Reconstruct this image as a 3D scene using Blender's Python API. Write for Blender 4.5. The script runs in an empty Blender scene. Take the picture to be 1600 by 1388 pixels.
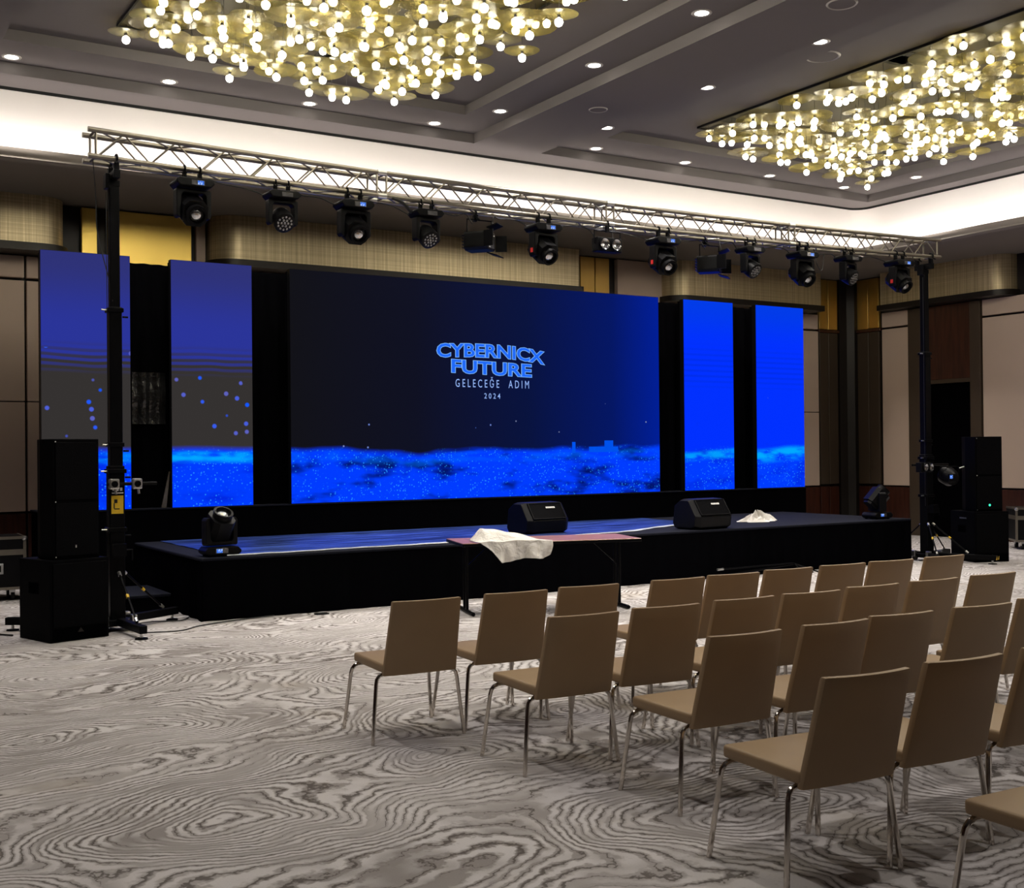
import bpy, bmesh, math, random
from mathutils import Vector, Matrix
R_ = math.radians
random.seed(7)
S = bpy.context.scene
COL = S.collection

# ------------------------------------------------------------------ camera
cam_d = bpy.data.cameras.new('camera'); cam = bpy.data.objects.new('camera', cam_d); COL.objects.link(cam)
FPX, YAW, PIT, ROL = 1835.7, 0.55323, 0.006388, -0.009482
fw = Vector((math.sin(YAW)*math.cos(PIT), math.cos(YAW)*math.cos(PIT), math.sin(PIT)))
rt = Vector((math.cos(YAW), -math.sin(YAW), 0)); up = rt.cross(fw)
c_, s_ = math.cos(ROL), math.sin(ROL)
rt, up = c_*rt + s_*up, -s_*rt + c_*up
M = Matrix((rt, up, -fw)).transposed().to_4x4(); M.translation = (0, 0, 1.65)
cam.matrix_world = M
cam_d.sensor_fit = 'HORIZONTAL'; cam_d.sensor_width = 36; cam_d.lens = FPX/1600*36
cam_d.clip_start = 0.05; cam_d.clip_end = 100
S.camera = cam

# ------------------------------------------------------------------ world, exposure
w = bpy.data.worlds.new('world'); S.world = w; w.use_nodes = True
w.node_tree.nodes['Background'].inputs[0].default_value = (0.02, 0.02, 0.022, 1)
w.node_tree.nodes['Background'].inputs[1].default_value = 1
S.view_settings.view_transform = 'Standard'; S.view_settings.look = 'None'
S.view_settings.exposure = 0.0; S.view_settings.gamma = 1.0; S.view_settings.use_curve_mapping = False
S.cycles.max_bounces = 5; S.cycles.diffuse_bounces = 3; S.cycles.glossy_bounces = 2; S.cycles.transmission_bounces = 2; S.cycles.transparent_max_bounces = 6
S.cycles.caustics_reflective = False; S.cycles.caustics_refractive = False
DOWN_W = 290      # each recessed downlight
BULB_E = 30.0     # chandelier bulb emission
COVE_E = 30.0     # cove strip emission

# ------------------------------------------------------------------ helpers
def srgb(r, g, b):
    f = lambda c: (c/255/12.92) if c/255 <= 0.04045 else ((c/255+0.055)/1.055)**2.4
    return (f(r), f(g), f(b))

class NT:
    def __init__(self, name):
        self.mat = bpy.data.materials.new(name); self.mat.use_nodes = True
        self.nt = self.mat.node_tree; self.nt.nodes.clear()
        self.out = self.nt.nodes.new('ShaderNodeOutputMaterial')
    def node(self, t, **kw):
        n = self.nt.nodes.new(t)
        for k, v in kw.items(): setattr(n, k, v)
        return n
    def put(self, sock, v):
        if hasattr(v, 'is_output'): self.nt.links.new(v, sock)
        elif isinstance(v, (tuple, list)):
            sock.default_value = tuple(v)+(1,) if len(v) == 3 and sock.type == 'RGBA' else tuple(v)
        else: sock.default_value = v
    def m(self, op, a, b=0.0, c=0.0, clamp=False):
        n = self.node('ShaderNodeMath', operation=op, use_clamp=clamp)
        for i, v in enumerate((a, b, c)): self.put(n.inputs[i], v)
        return n.outputs[0]
    def pos(self, kind='Object'): return self.node('ShaderNodeTexCoord').outputs[kind]
    def mapv(self, v, scale=(1, 1, 1), loc=(0, 0, 0), rot=(0, 0, 0)):
        n = self.node('ShaderNodeMapping'); self.put(n.inputs[0], v)
        n.inputs[1].default_value = loc; n.inputs[2].default_value = rot; n.inputs[3].default_value = scale
        return n.outputs[0]
    def xyz(self, v):
        n = self.node('ShaderNodeSeparateXYZ'); self.put(n.inputs[0], v); return n.outputs
    def comb(self, x, y, z):
        n = self.node('ShaderNodeCombineXYZ')
        for i, v in enumerate((x, y, z)): self.put(n.inputs[i], v)
        return n.outputs[0]
    def noise(self, v, scale, detail=2, rough=0.5, dist=0.0):
        n = self.node('ShaderNodeTexNoise'); self.put(n.inputs['Vector'], v)
        n.inputs['Scale'].default_value = scale; n.inputs['Detail'].default_value = detail
        n.inputs['Roughness'].default_value = rough; n.inputs['Distortion'].default_value = dist
        return n.outputs['Fac']
    def voro(self, v, scale):
        n = self.node('ShaderNodeTexVoronoi'); self.put(n.inputs['Vector'], v); n.inputs['Scale'].default_value = scale
        return n.outputs['Distance'], n.outputs['Color']
    def ss(self, v, a, b):
        n = self.node('ShaderNodeMapRange', interpolation_type='SMOOTHSTEP'); self.put(n.inputs[0], v)
        self.put(n.inputs[1], a); self.put(n.inputs[2], b); n.inputs[3].default_value = 0; n.inputs[4].default_value = 1
        return n.outputs[0]
    def mix(self, f, a, b, mode='MIX'):
        n = self.node('ShaderNodeMix', data_type='RGBA', blend_type=mode)
        self.put(n.inputs[0], f); self.put(n.inputs[6], a); self.put(n.inputs[7], b)
        return n.outputs[2]
    def ramp(self, f, stops):
        n = self.node('ShaderNodeValToRGB'); self.put(n.inputs[0], f); e = n.color_ramp.elements
        while len(e) < len(stops): e.new(0.5)
        for i, (p, c) in enumerate(stops): e[i].position = p; e[i].color = tuple(c)+(1,)
        return n.outputs[0]
    def bsdf(self, color, rough=0.5, metal=0.0, bump=None, bstr=0.3, bdist=0.01, spec=0.5, coat=0.0, emit=None, estr=0.0):
        n = self.node('ShaderNodeBsdfPrincipled')
        self.put(n.inputs['Base Color'], color); self.put(n.inputs['Roughness'], rough); self.put(n.inputs['Metallic'], metal)
        n.inputs['Specular IOR Level'].default_value = spec; n.inputs['Coat Weight'].default_value = coat
        if emit is not None: self.put(n.inputs['Emission Color'], emit); n.inputs['Emission Strength'].default_value = estr
        if bump is not None:
            b = self.node('ShaderNodeBump'); b.inputs['Strength'].default_value = bstr; b.inputs['Distance'].default_value = bdist
            self.put(b.inputs['Height'], bump); self.nt.links.new(b.outputs[0], n.inputs['Normal'])
        self.nt.links.new(n.outputs[0], self.out.inputs[0]); return n
    def emission(self, color, strength=1.0):
        n = self.node('ShaderNodeEmission'); self.put(n.inputs[0], color); self.put(n.inputs[1], strength)
        self.nt.links.new(n.outputs[0], self.out.inputs[0]); return n

def simple(name, col, rough=0.5, metal=0.0, var=0.12, scale=8.0, bstr=0.0, spec=0.5, stretch=(1, 1, 1), coat=0.0):
    t = NT(name); p = t.mapv(t.pos(), stretch)
    nz = t.noise(p, scale, 3)
    c = t.mix(nz, tuple(x*(1-var) for x in col), tuple(min(1, x*(1+var)) for x in col))
    rg = t.m('MULTIPLY_ADD', nz, 0.12, rough-0.06)
    t.bsdf(c, rg, metal, bump=nz if bstr else None, bstr=bstr, spec=spec, coat=coat)
    return t.mat

MAT = {}
def build_materials():
    m = MAT
    # carpet: wood-grain like swirls
    t = NT('carpet'); P = t.pos(); o = t.xyz(P)
    def cnoise(loc, sc): 
        n = t.node('ShaderNodeTexNoise'); t.put(n.inputs['Vector'], t.mapv(P, (1, 1, 1), loc)); n.inputs['Scale'].default_value = sc; n.inputs['Detail'].default_value = 1.5
        return n.outputs['Color']
    def vmath(op, a, b):
        n = t.node('ShaderNodeVectorMath', operation=op); t.put(n.inputs[0], a); t.put(n.inputs[1], b); return n.outputs[0]
    wv = vmath('ADD', t.mapv(P, (0.62, 1.0, 0), rot=(0, 0, 0.12)), vmath('MULTIPLY', vmath('SUBTRACT', cnoise((3, 1, 0), 0.9), (0.5, 0.5, 0.5)), (1.1, 1.1, 0.0)))
    vn = t.node('ShaderNodeTexVoronoi', feature='SMOOTH_F1', voronoi_dimensions='2D'); t.put(vn.inputs['Vector'], wv)
    vn.inputs['Scale'].default_value = 0.72; vn.inputs['Smoothness'].default_value = 0.45; vn.inputs['Randomness'].default_value = 0.95
    n2 = t.noise(t.mapv(P, (1.0, 1.0, 1), (7, 3, 0)), 5.0, 2, 0.6)
    n3 = t.noise(P, 24, 2, 0.6)
    cc = t.m('ADD', t.m('MULTIPLY', vn.outputs['Distance'], 30.0), t.m('ADD', t.m('MULTIPLY', n2, 1.7), t.m('MULTIPLY', n3, 0.65)))
    saw = t.m('FRACT', cc)
    row = t.m('FLOOR', cc)
    brk = t.noise(t.comb(t.m('MULTIPLY', o[0], 2.6), t.m('MULTIPLY', o[1], 2.6), t.m('MULTIPLY', row, 0.37)), 1.0, 2, 0.6)
    lw = t.m('MULTIPLY_ADD', brk, 0.80, -0.26)
    line = t.m('MULTIPLY', t.ss(saw, 0.0, 0.05), t.m('SUBTRACT', 1.0, t.ss(saw, t.m('MULTIPLY', lw, 0.6), t.m('ADD', lw, 0.06))))
    lt = t.m('MULTIPLY', t.ss(saw, 0.30, 0.45), t.m('SUBTRACT', 1.0, t.ss(saw, 0.72, 0.98)))
    patch = t.noise(t.mapv(P, (1, 1, 1), (2, 9, 0)), 0.7, 2, 0.5)
    pile = t.noise(P, 140, 2, 0.7)
    base = t.mix(t.ss(patch, 0.35, 0.68), srgb(180, 175, 174), srgb(150, 144, 142))
    col = t.mix(t.m('MULTIPLY', lt, t.ss(brk, 0.28, 0.6)), base, srgb(214, 210, 211))
    tan = t.ss(t.noise(P, 0.9, 2, 0.5), 0.6, 0.72)
    col = t.mix(t.m('MULTIPLY', tan, 0.3), col, srgb(168, 154, 132))
    col = t.mix(t.m('MULTIPLY', line, 0.74), col, srgb(76, 68, 64))
    col = t.mix(t.m('MULTIPLY', pile, 0.4), col, t.mix(0.5, col, (0.05, 0.045, 0.04)))
    hgt = pile
    t.bsdf(col, 0.95, spec=0.1, bump=hgt, bstr=0.3, bdist=0.003); m['carpet'] = t.mat
    # paints and panels
    m['ceiling'] = simple('ceiling_paint', srgb(112, 107, 106), 0.9, var=0.03, scale=2, spec=0.15)
    m['cove'] = simple('cove_paint', srgb(242, 238, 234), 0.9, var=0.02, scale=2, spec=0.1)
    m['soffit'] = simple('soffit_paint', srgb(128, 121, 114), 0.85, var=0.03, scale=2, spec=0.2)
    m['slot'] = simple('shadow_gap', (0.006, 0.006, 0.006), 0.8)
    m['beige'] = simple('beige_wall_panel', srgb(202, 181, 165), 0.7, var=0.03, scale=3, spec=0.25)
    t = NT('dark_wood'); P = t.mapv(t.pos(), (6, 6, 0.5)); nz = t.noise(P, 3.0, 4, 0.6)
    t.bsdf(t.ramp(nz, [(0.3, srgb(46, 22, 15)), (0.7, srgb(74, 38, 26))]), 0.35, bump=nz, bstr=0.05); m['wood'] = t.mat
    m['bronze'] = simple('dark_bronze_trim', srgb(30, 25, 22), 0.45, 0.3, 0.15, 5)
    m['frame'] = simple('door_frame_brown', srgb(74, 62, 50), 0.5, 0.2, 0.08, 5)
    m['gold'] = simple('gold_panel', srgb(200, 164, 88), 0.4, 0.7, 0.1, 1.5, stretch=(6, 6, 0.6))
    m['goldlit'] = simple('gold_panel_painted_lit', srgb(252, 214, 112), 0.38, 0.75, 0.06, 1.5)  # lighter copy of the gold, with the light on these panels in its colour
    t = NT('woven_valance'); P = t.pos()
    v1 = t.noise(t.mapv(P, (28, 28, 0.25)), 1.0, 3, 0.7)
    v2 = t.noise(t.mapv(P, (0.3, 0.3, 70)), 1.0, 2, 0.6)
    f = t.m('ADD', t.m('MULTIPLY', v1, 0.7), t.m('MULTIPLY', v2, 0.3))
    t.bsdf(t.ramp(f, [(0.3, srgb(150, 134, 104)), (0.55, srgb(204, 187, 150)), (0.72, srgb(238, 225, 190))]), 0.40, 0.5, bump=f, bstr=0.15)
    m['valance'] = t.mat
    m['void'] = simple('black_void', (0.0015, 0.0015, 0.002), 0.7, spec=0.0)
    # stage
    m['skirt'] = simple('black_stage_skirt', (0.0022, 0.0022, 0.003), 0.85, var=0.3, scale=3, spec=0.0, stretch=(4, 4, 0.4))
    m['deck'] = simple('stage_carpet', (0.007, 0.008, 0.014), 0.8, var=0.3, scale=40, spec=0.1)
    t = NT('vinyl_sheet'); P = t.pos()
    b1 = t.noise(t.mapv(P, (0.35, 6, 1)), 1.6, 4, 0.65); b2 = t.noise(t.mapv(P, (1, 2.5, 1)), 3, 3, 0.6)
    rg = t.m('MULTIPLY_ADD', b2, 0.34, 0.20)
    t.bsdf(t.mix(t.ss(b1, 0.35, 0.65), (0.004, 0.008, 0.03), (0.10, 0.20, 0.75)), rg, 0.75, bump=t.m('ADD', b1, b2), bstr=0.6, bdist=0.03, spec=0.6)  # streaky blue glow of the LED screens is painted into the sheet colour
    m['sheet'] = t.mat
    m['sheetedge'] = simple('sheet_edge_painted_sheen', srgb(190, 196, 205), 0.35, var=0.15, scale=12)  # pale tone paints the reflection along the sheet's raised edge
    m['drape'] = simple('black_drape', (0.002, 0.002, 0.0026), 0.9, spec=0.0)
    # hardware
    m['blk'] = simple('black_plastic', (0.004, 0.004, 0.005), 0.42, var=0.2, scale=30, spec=0.12)
    m['blkm'] = simple('black_painted_metal', (0.004, 0.004, 0.005), 0.4, 0.0, 0.2, 25, spec=0.06)
    m['cab'] = simple('textured_cabinet_paint', (0.0022, 0.0022, 0.003), 0.6, var=0.25, scale=120, bstr=0.1, spec=0.03)
    t = NT('speaker_grille'); d, c = t.voro(t.pos(), 130)
    t.bsdf(t.mix(t.ss(d, 0.25, 0.45), (0.002, 0.002, 0.002), (0.004, 0.004, 0.005)), 0.6, bump=d, bstr=0.3, spec=0.02); m['grille'] = t.mat
    m['alu'] = simple('brushed_aluminium', srgb(138, 132, 122), 0.38, 0.9, 0.1, 20)
    m['chrome'] = simple('chrome', srgb(205, 198, 190), 0.14, 1.0, 0.04, 10)
    m['silver'] = simple('silver_casting', srgb(200, 200, 200), 0.3, 0.9, 0.1, 20)
    m['yellow'] = simple('yellow_sticker', srgb(225, 185, 40), 0.5, var=0.1, scale=30)
    m['white'] = simple('white_print', srgb(235, 235, 235), 0.5, var=0.03)
    m['red'] = simple('red_mark', srgb(210, 40, 40), 0.5)
    m['rubber'] = simple('black_rubber', (0.008, 0.008, 0.008), 0.8)
    m['cable'] = simple('cable_jacket', (0.006, 0.006, 0.006), 0.6)
    t = NT('lens_glass'); P = t.pos(); nz = t.noise(P, 30, 2)
    t.bsdf(t.mix(nz, (0.25, 0.26, 0.28), (0.85, 0.86, 0.9)), 0.08, 0.9, coat=1.0); m['lens'] = t.mat
    t = NT('led_lens'); t.bsdf(t.mix(t.noise(t.pos(), 20), (0.03, 0.03, 0.035), (0.25, 0.25, 0.27)), 0.12, 0.5, coat=1.0); m['ledlens'] = t.mat
    t = NT('display_glow'); b = t.noise(t.pos(), 60, 2)
    t.emission(t.mix(t.ss(b, 0.45, 0.6), srgb(40, 110, 235), srgb(170, 200, 255)), 0.9); m['disp'] = t.mat
    t = NT('green_led'); t.emission(srgb(60, 235, 180), 1.6); m['green'] = t.mat
    # chairs
    t = NT('tan_leatherette'); nz = t.noise(t.pos(), 220, 2, 0.6); bg = t.noise(t.pos(), 3, 2)
    t.bsdf(t.mix(bg, srgb(150, 126, 98), srgb(166, 140, 108)), 0.5, bump=nz, bstr=0.08, spec=0.35); m['leather'] = t.mat
    # table, cloth
    t = NT('table_laminate'); nz = t.noise(t.mapv(t.pos(), (0.4, 3, 1)), 2, 2)
    t.bsdf(t.mix(nz, srgb(146, 100, 72), srgb(160, 112, 84)), 0.3, spec=0.5); m['lam'] = t.mat
    t = NT('white_linen'); nz = t.noise(t.pos(), 9, 3, 0.55, 0.4); t.bsdf(t.mix(nz, srgb(214, 210, 204), srgb(228, 225, 220)), 0.85, spec=0.1, bump=nz, bstr=0.7, bdist=0.05); m['cloth'] = t.mat
    # flight case
    m['ply'] = simple('black_laminate_ply', (0.006, 0.006, 0.007), 0.5, var=0.2, spec=0.08)
    # lamps
    t = NT('lit_bulb'); t.emission((1.0, 0.94, 0.80), BULB_E); m['bulb'] = t.mat
    t = NT('lit_cove_strip'); t.emission((1.0, 0.93, 0.89), COVE_E); m['strip'] = t.mat
    t = NT('lit_downlight'); t.emission((1.0, 0.93, 0.84), 14.0); m['dl'] = t.mat
    m['dltrim'] = simple('downlight_trim', srgb(170, 165, 160), 0.5)
    t = NT('gold_glass_disc'); P = t.pos()
    st = t.noise(t.mapv(P, (5, 30, 1), rot=(0, 0, 0.5)), 1.0, 3, 0.6)
    oi = t.node('ShaderNodeObjectInfo').outputs['Random']
    c1 = t.mix(oi, srgb(166, 154, 88), srgb(164, 158, 118))
    colr = t.mix(st, t.mix(0.45, c1, (0.10, 0.09, 0.04)), c1)
    tr = t.node('ShaderNodeBsdfTranslucent'); t.put(tr.inputs[0], colr)
    df = t.node('ShaderNodeBsdfPrincipled'); t.put(df.inputs['Base Color'], colr); df.inputs['Roughness'].default_value = 0.25
    tp = t.node('ShaderNodeBsdfTransparent'); t.put(tp.inputs[0], (0.97, 0.92, 0.74))
    m1 = t.node('ShaderNodeMixShader'); m1.inputs[0].default_value = 0.5
    t.nt.links.new(df.outputs[0], m1.inputs[1]); t.nt.links.new(tr.outputs[0], m1.inputs[2])
    m2 = t.node('ShaderNodeMixShader'); t.put(m2.inputs[0], t.m('MULTIPLY_ADD', st, 0.5, 0.22))
    t.nt.links.new(tp.outputs[0], m2.inputs[1]); t.nt.links.new(m1.outputs[0], m2.inputs[2])
    t.nt.links.new(m2.outputs[0], t.out.inputs[0]); m['disc'] = t.mat
    m['plate'] = simple('champagne_ceiling_plate', srgb(50, 44, 24), 0.6, 0.0, 0.08, 3)
build_materials()

# ------------------------------------------------------------------ LED content materials
def screen_mat(name, kind, W):
    t = NT(name); P = t.pos(); o = t.xyz(P); x, z = o[0], o[2]          # metres from lower left corner
    u = t.m('DIVIDE', x, W)
    off = {'left': 3.0, 'left2': 9.0, 'main': 0.0, 'right': 20.0, 'right2': 31.0}[kind]
    P2 = t.mapv(P, (1, 1, 1), (off, 0, off*0.7))
    wn = t.noise(t.comb(t.m('MULTIPLY_ADD', x, 0.9, off), 0.0, 0.3), 1.0, 2)
    BLUE = (0.0, 0.045, 1.0); CY = (0.0, 0.40, 1.0) if kind != 'main' else (0.0, 0.16, 1.0)
    if kind == 'main':
        base = t.ramp(u, [(0.0, srgb(17, 17, 23)), (0.3, srgb(14, 16, 34)), (0.6, srgb(7, 18, 62)), (0.85, srgb(3, 22, 100)), (1.0, srgb(0, 30, 150))])
        hw = t.m('MULTIPLY_ADD', wn, -0.26, 0.80)
    elif kind.startswith('left'):
        up_ = t.mix(t.ss(z, 2.1, 2.9), srgb(42, 52, 152), srgb(46, 50, 118))
        scan = t.ss(t.m('SINE', t.m('MULTIPLY_ADD', t.noise(P2, 1.2, 1), 10.0, t.m('MULTIPLY', z, 85.0))), -0.6, 0.6)
        trans = t.ss(z, 1.55, 1.98)
        gate = t.m('MULTIPLY_ADD', t.m('SUBTRACT', scan, 0.5), t.m('MULTIPLY', t.m('MULTIPLY', trans, t.m('SUBTRACT', 1.0, trans)), 3.0), trans, clamp=True)
        base = t.mix(gate, srgb(52, 49, 48), up_)
        hw = t.m('MULTIPLY_ADD', wn, 0.08, 0.66)
    else:
        scan = t.ss(t.m('SINE', t.m('MULTIPLY', z, 75.0)), -0.2, 0.9)
        win = t.m('MULTIPLY', t.ss(z, 1.5, 1.8), t.m('SUBTRACT', 1.0, t.ss(z, 2.0, 2.35)))
        base = t.mix(t.ss(z, 2.2, 3.0), (0.0, 0.03, 1.0), (0.0, 0.045, 0.80))
        base = t.mix(t.m('MULTIPLY', t.m('MULTIPLY', scan, win), 0.35), base, (0.0, 0.022, 0.6))
        hw = t.m('ADD', t.m('MULTIPLY_ADD', wn, 0.10, 0.58), t.m('MULTIPLY', x, 0.06))
    # wave body
    wave = t.m('SUBTRACT', 1.0, t.ss(t.m('SUBTRACT', z, hw), -0.05, 0.045))
    body_n = t.noise(t.mapv(P2, (0.8, 1, 2.2)), 1.5, 3, 0.55)
    if kind == 'main':
        body = t.mix(t.ss(body_n, 0.33, 0.50), (0.0, 0.006, 0.14), BLUE)
    else:
        body = t.mix(t.ss(body_n, 0.3, 0.5), (0.0, 0.02, 0.75), BLUE)
    d, c = t.voro(t.mapv(P2, (1, 1, 1)), 30); cr = t.xyz(c)
    spk = t.m('MULTIPLY', t.m('SUBTRACT', 1.0, t.ss(d, 0.12, 0.38)), t.ss(t.m('ADD', t.m('MULTIPLY', cr[0], 0.6), t.m('MULTIPLY', t.noise(t.mapv(P2, (1, 1, 2)), 2.2, 2), 1.2)), 0.75, 1.1))
    body = t.mix(t.m('MULTIPLY', spk, 0.85), body, (0.02, 0.30, 1.0))
    # cyan crest
    dz = t.m('SUBTRACT', z, t.m('SUBTRACT', hw, 0.10))
    crest = t.m('MULTIPLY', t.m('SUBTRACT', 1.0, t.ss(t.m('ABSOLUTE', dz), 0.02, 0.10 if kind != 'right2' else 0.17)), t.ss(t.noise(t.mapv(P2, (1.5, 1, 5)), 1.5, 3), 0.35, 0.6))
    k = {'main': 0.35, 'left': 0.5, 'left2': 0.95, 'right': 0.8, 'right2': 1.0}[kind]
    body = t.mix(t.m('MULTIPLY', crest, k), body, CY)
    col = t.mix(wave, base, body)
    # free particles
    if kind.startswith('left'): vs, rad, th, lo, hi = 6.5, 0.22, 0.32, 0.68, 1.9
    elif kind == 'main': vs, rad, th, lo, hi = 6.5, 0.10, 0.40, 0.70, 1.42
    else: vs, rad, th, lo, hi = 5.0, 0.08, 0.7, 0.7, 1.6
    d2, c2 = t.voro(t.comb(t.m('ADD', x, off*1.7), 0.0, z), vs); r2 = t.xyz(c2)
    band = t.m('MULTIPLY', t.ss(z, lo-0.05, lo+0.02), t.m('SUBTRACT', 1.0, t.ss(z, hi-0.5, hi)))
    pm = t.m('MULTIPLY', t.m('MULTIPLY', t.m('SUBTRACT', 1.0, t.ss(d2, rad*0.6, rad)), t.m('GREATER_THAN', r2[0], th)), t.m('GREATER_THAN', band, t.m('MULTIPLY', r2[1], 0.9)))
    pc = t.mix(r2[2], (0.0, 0.10, 1.0), (0.12, 0.12, 0.45)) if kind != 'main' else t.mix(r2[2], (0.02, 0.14, 0.8), (0.25, 0.28, 0.40))
    col = t.mix(pm, col, pc)
    em = t.node('ShaderNodeEmission'); t.put(em.inputs[0], col); em.inputs[1].default_value = 1.0
    gl = t.node('ShaderNodeBsdfPrincipled'); gl.inputs['Base Color'].default_value = (0.004, 0.004, 0.005, 1); gl.inputs['Roughness'].default_value = 0.7; gl.inputs['Specular IOR Level'].default_value = 0.0; gl.inputs['Base Color'].default_value = (0.001, 0.001, 0.001, 1)
    ad = t.node('ShaderNodeAddShader'); t.nt.links.new(em.outputs[0], ad.inputs[0]); t.nt.links.new(gl.outputs[0], ad.inputs[1])
    t.nt.links.new(ad.outputs[0], t.out.inputs[0])
    return t.mat

# ------------------------------------------------------------------ mesh builder
class MB:
    def __init__(self): self.bm = bmesh.new()
    def box(self, x0, x1, y0, y1, z0, z1, mat=None):
        r = bmesh.ops.create_cube(self.bm, size=1.0)
        T = Matrix.Translation(((x0+x1)/2, (y0+y1)/2, (z0+z1)/2)) @ Matrix.Diagonal((x1-x0, y1-y0, z1-z0, 1))
        if mat is not None: T = mat @ T
        bmesh.ops.transform(self.bm, matrix=T, verts=r['verts']); return self
    def quad(self, *pts):
        self.bm.faces.new([self.bm.verts.new(p) for p in pts]); return self
    def prism(self, poly, a, b, axis='z'):
        """extrude a 2-D polygon from a to b along an axis"""
        f = {'z': lambda p, h: (p[0], p[1], h), 'x': lambda p, h: (h, p[0], p[1]), 'y': lambda p, h: (p[0], h, p[1])}[axis]
        A = [self.bm.verts.new(f(p, a)) for p in poly]; B = [self.bm.verts.new(f(p, b)) for p in poly]
        n = len(poly)
        self.bm.faces.new(A); self.bm.faces.new(B)
        for i in range(n): self.bm.faces.new((A[i], A[(i+1) % n], B[(i+1) % n], B[i]))
        return self
    def tube(self, pts, r, n=8, cap=True):
        pts = [Vector(p) for p in pts]; rings = []
        rr = r if isinstance(r, (list, tuple)) else [r]*len(pts)
        prev = None
        for i, p in enumerate(pts):
            d = (pts[min(i+1, len(pts)-1)] - pts[max(i-1, 0)]).normalized()
            if prev is None:
                a = Vector((0, 0, 1)) if abs(d.z) < 0.9 else Vector((1, 0, 0)); u = d.cross(a).normalized()
            else: u = (prev - d*prev.dot(d)).normalized()
            prev = u; v = d.cross(u)
            rings.append([self.bm.verts.new(p + (u*math.cos(2*math.pi*k/n) + v*math.sin(2*math.pi*k/n))*rr[i]) for k in range(n)])
        for a, b in zip(rings, rings[1:]):
            for k in range(n): self.bm.faces.new((a[k], a[(k+1) % n], b[(k+1) % n], b[k]))
        if cap: self.bm.faces.new(rings[0]); self.bm.faces.new(rings[-1])
        return self
    def lathe(self, prof, n=20, mat=None):
        """profile of (radius, z) spun about z"""
        rings = []
        for r, z in prof:
            if r < 1e-6: rings.append([self.bm.verts.new((0, 0, z))])
            else: rings.append([self.bm.verts.new((r*math.cos(2*math.pi*k/n), r*math.sin(2*math.pi*k/n), z)) for k in range(n)])
        vs = [v for q in rings for v in q]
        for a, b in zip(rings, rings[1:]):
            for k in range(n):
                k2 = (k+1) % n
                if len(a) == 1 and len(b) > 1: self.bm.faces.new((a[0], b[k2], b[k]))
                elif len(b) == 1 and len(a) > 1: self.bm.faces.new((a[k], a[k2], b[0]))
                elif len(a) > 1: self.bm.faces.new((a[k], a[k2], b[k2], b[k]))
        if mat is not None: bmesh.ops.transform(self.bm, matrix=mat, verts=vs)
        return self
    def grid(self, f, nu, nv):
        V = [[self.bm.verts.new(f(i/nu, j/nv)) for j in range(nv+1)] for i in range(nu+1)]
        for i in range(nu):
            for j in range(nv): self.bm.faces.new((V[i][j], V[i+1][j], V[i+1][j+1], V[i][j+1]))
        return self
    def xf(self, mat): bmesh.ops.transform(self.bm, matrix=mat, verts=self.bm.verts[:]); return self
    def mesh(self, name, mat, smooth=False, bevel=0.0, seg=2):
        bm = self.bm
        bmesh.ops.recalc_face_normals(bm, faces=bm.faces[:])
        if bevel > 0:
            ed = [e for e in bm.edges if len(e.link_faces) == 2 and e.calc_face_angle(0) > 0.5]
            bmesh.ops.bevel(bm, geom=ed, offset=bevel, segments=seg, affect='EDGES', profile=0.6, clamp_overlap=True)
        me = bpy.data.meshes.new(name); bm.to_mesh(me); bm.free()
        if mat: me.materials.append(MAT[mat] if isinstance(mat, str) else mat)
        if smooth:
            me.polygons.foreach_set('use_smooth', [True]*len(me.polygons))
            try: me.set_sharp_from_angle(angle=R_(40))
            except Exception: pass
        return me
    def build(self, name, mat, parent=None, smooth=False, bevel=0.0, seg=2, loc=None, rot=None):
        o = bpy.data.objects.new(name, self.mesh(name, mat, smooth, bevel, seg)); COL.objects.link(o)
        if parent: o.parent = parent
        if loc: o.location = loc
        if rot: o.rotation_euler = rot
        return o

def inst(name, me, parent=None, loc=(0, 0, 0), rot=(0, 0, 0), scale=(1, 1, 1)):
    o = bpy.data.objects.new(name, me); COL.objects.link(o)
    if parent: o.parent = parent
    o.location = loc; o.rotation_euler = rot; o.scale = scale
    return o
def tag(o, label, cat, group=None):
    o['label'] = label; o['category'] = cat
    if group: o['group'] = group
    return o
def thing(name, label, cat, loc=(0, 0, 0), rz=0.0, group=None):
    o = bpy.data.objects.new(name, None); COL.objects.link(o); o.empty_display_size = 0.1
    o.location = loc; o.rotation_euler = (0, 0, rz)
    return tag(o, label, cat, group)
def struct(o): o['kind'] = 'structure'; return o
UNIT_ROD = None
def rod(name, p, q, r, mat, parent):
    """a straight rod that shares one unit cylinder per material"""
    global UNIT_ROD
    if UNIT_ROD is None: UNIT_ROD = {}
    if mat not in UNIT_ROD: UNIT_ROD[mat] = MB().tube([(0, 0, 0), (0, 0, 1)], 1.0, 8).mesh('rod', mat, True)
    p, q = Vector(p), Vector(q); d = q-p
    o = bpy.data.objects.new(name, UNIT_ROD[mat]); COL.objects.link(o); o.parent = parent
    o.location = p; o.rotation_mode = 'QUATERNION'; o.rotation_quaternion = Vector((0, 0, 1)).rotation_difference(d.normalized())
    o.scale = (r, r, d.length)
    return o
def arc(cx, cy, r, a0, a1, n=8):
    return [(cx+r*math.cos(R_(a0+(a1-a0)*i/n)), cy+r*math.sin(R_(a0+(a1-a0)*i/n))) for i in range(n+1)]

# ================================================================== ROOM
XL, XR, YN, YB = -4.0, 18.2, -6.0, 16.5
struct(MB().box(XL-0.3, XR+0.3, YN-0.3, YB+0.3, -0.2, 0.0).build('floor', 'carpet'))
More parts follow.
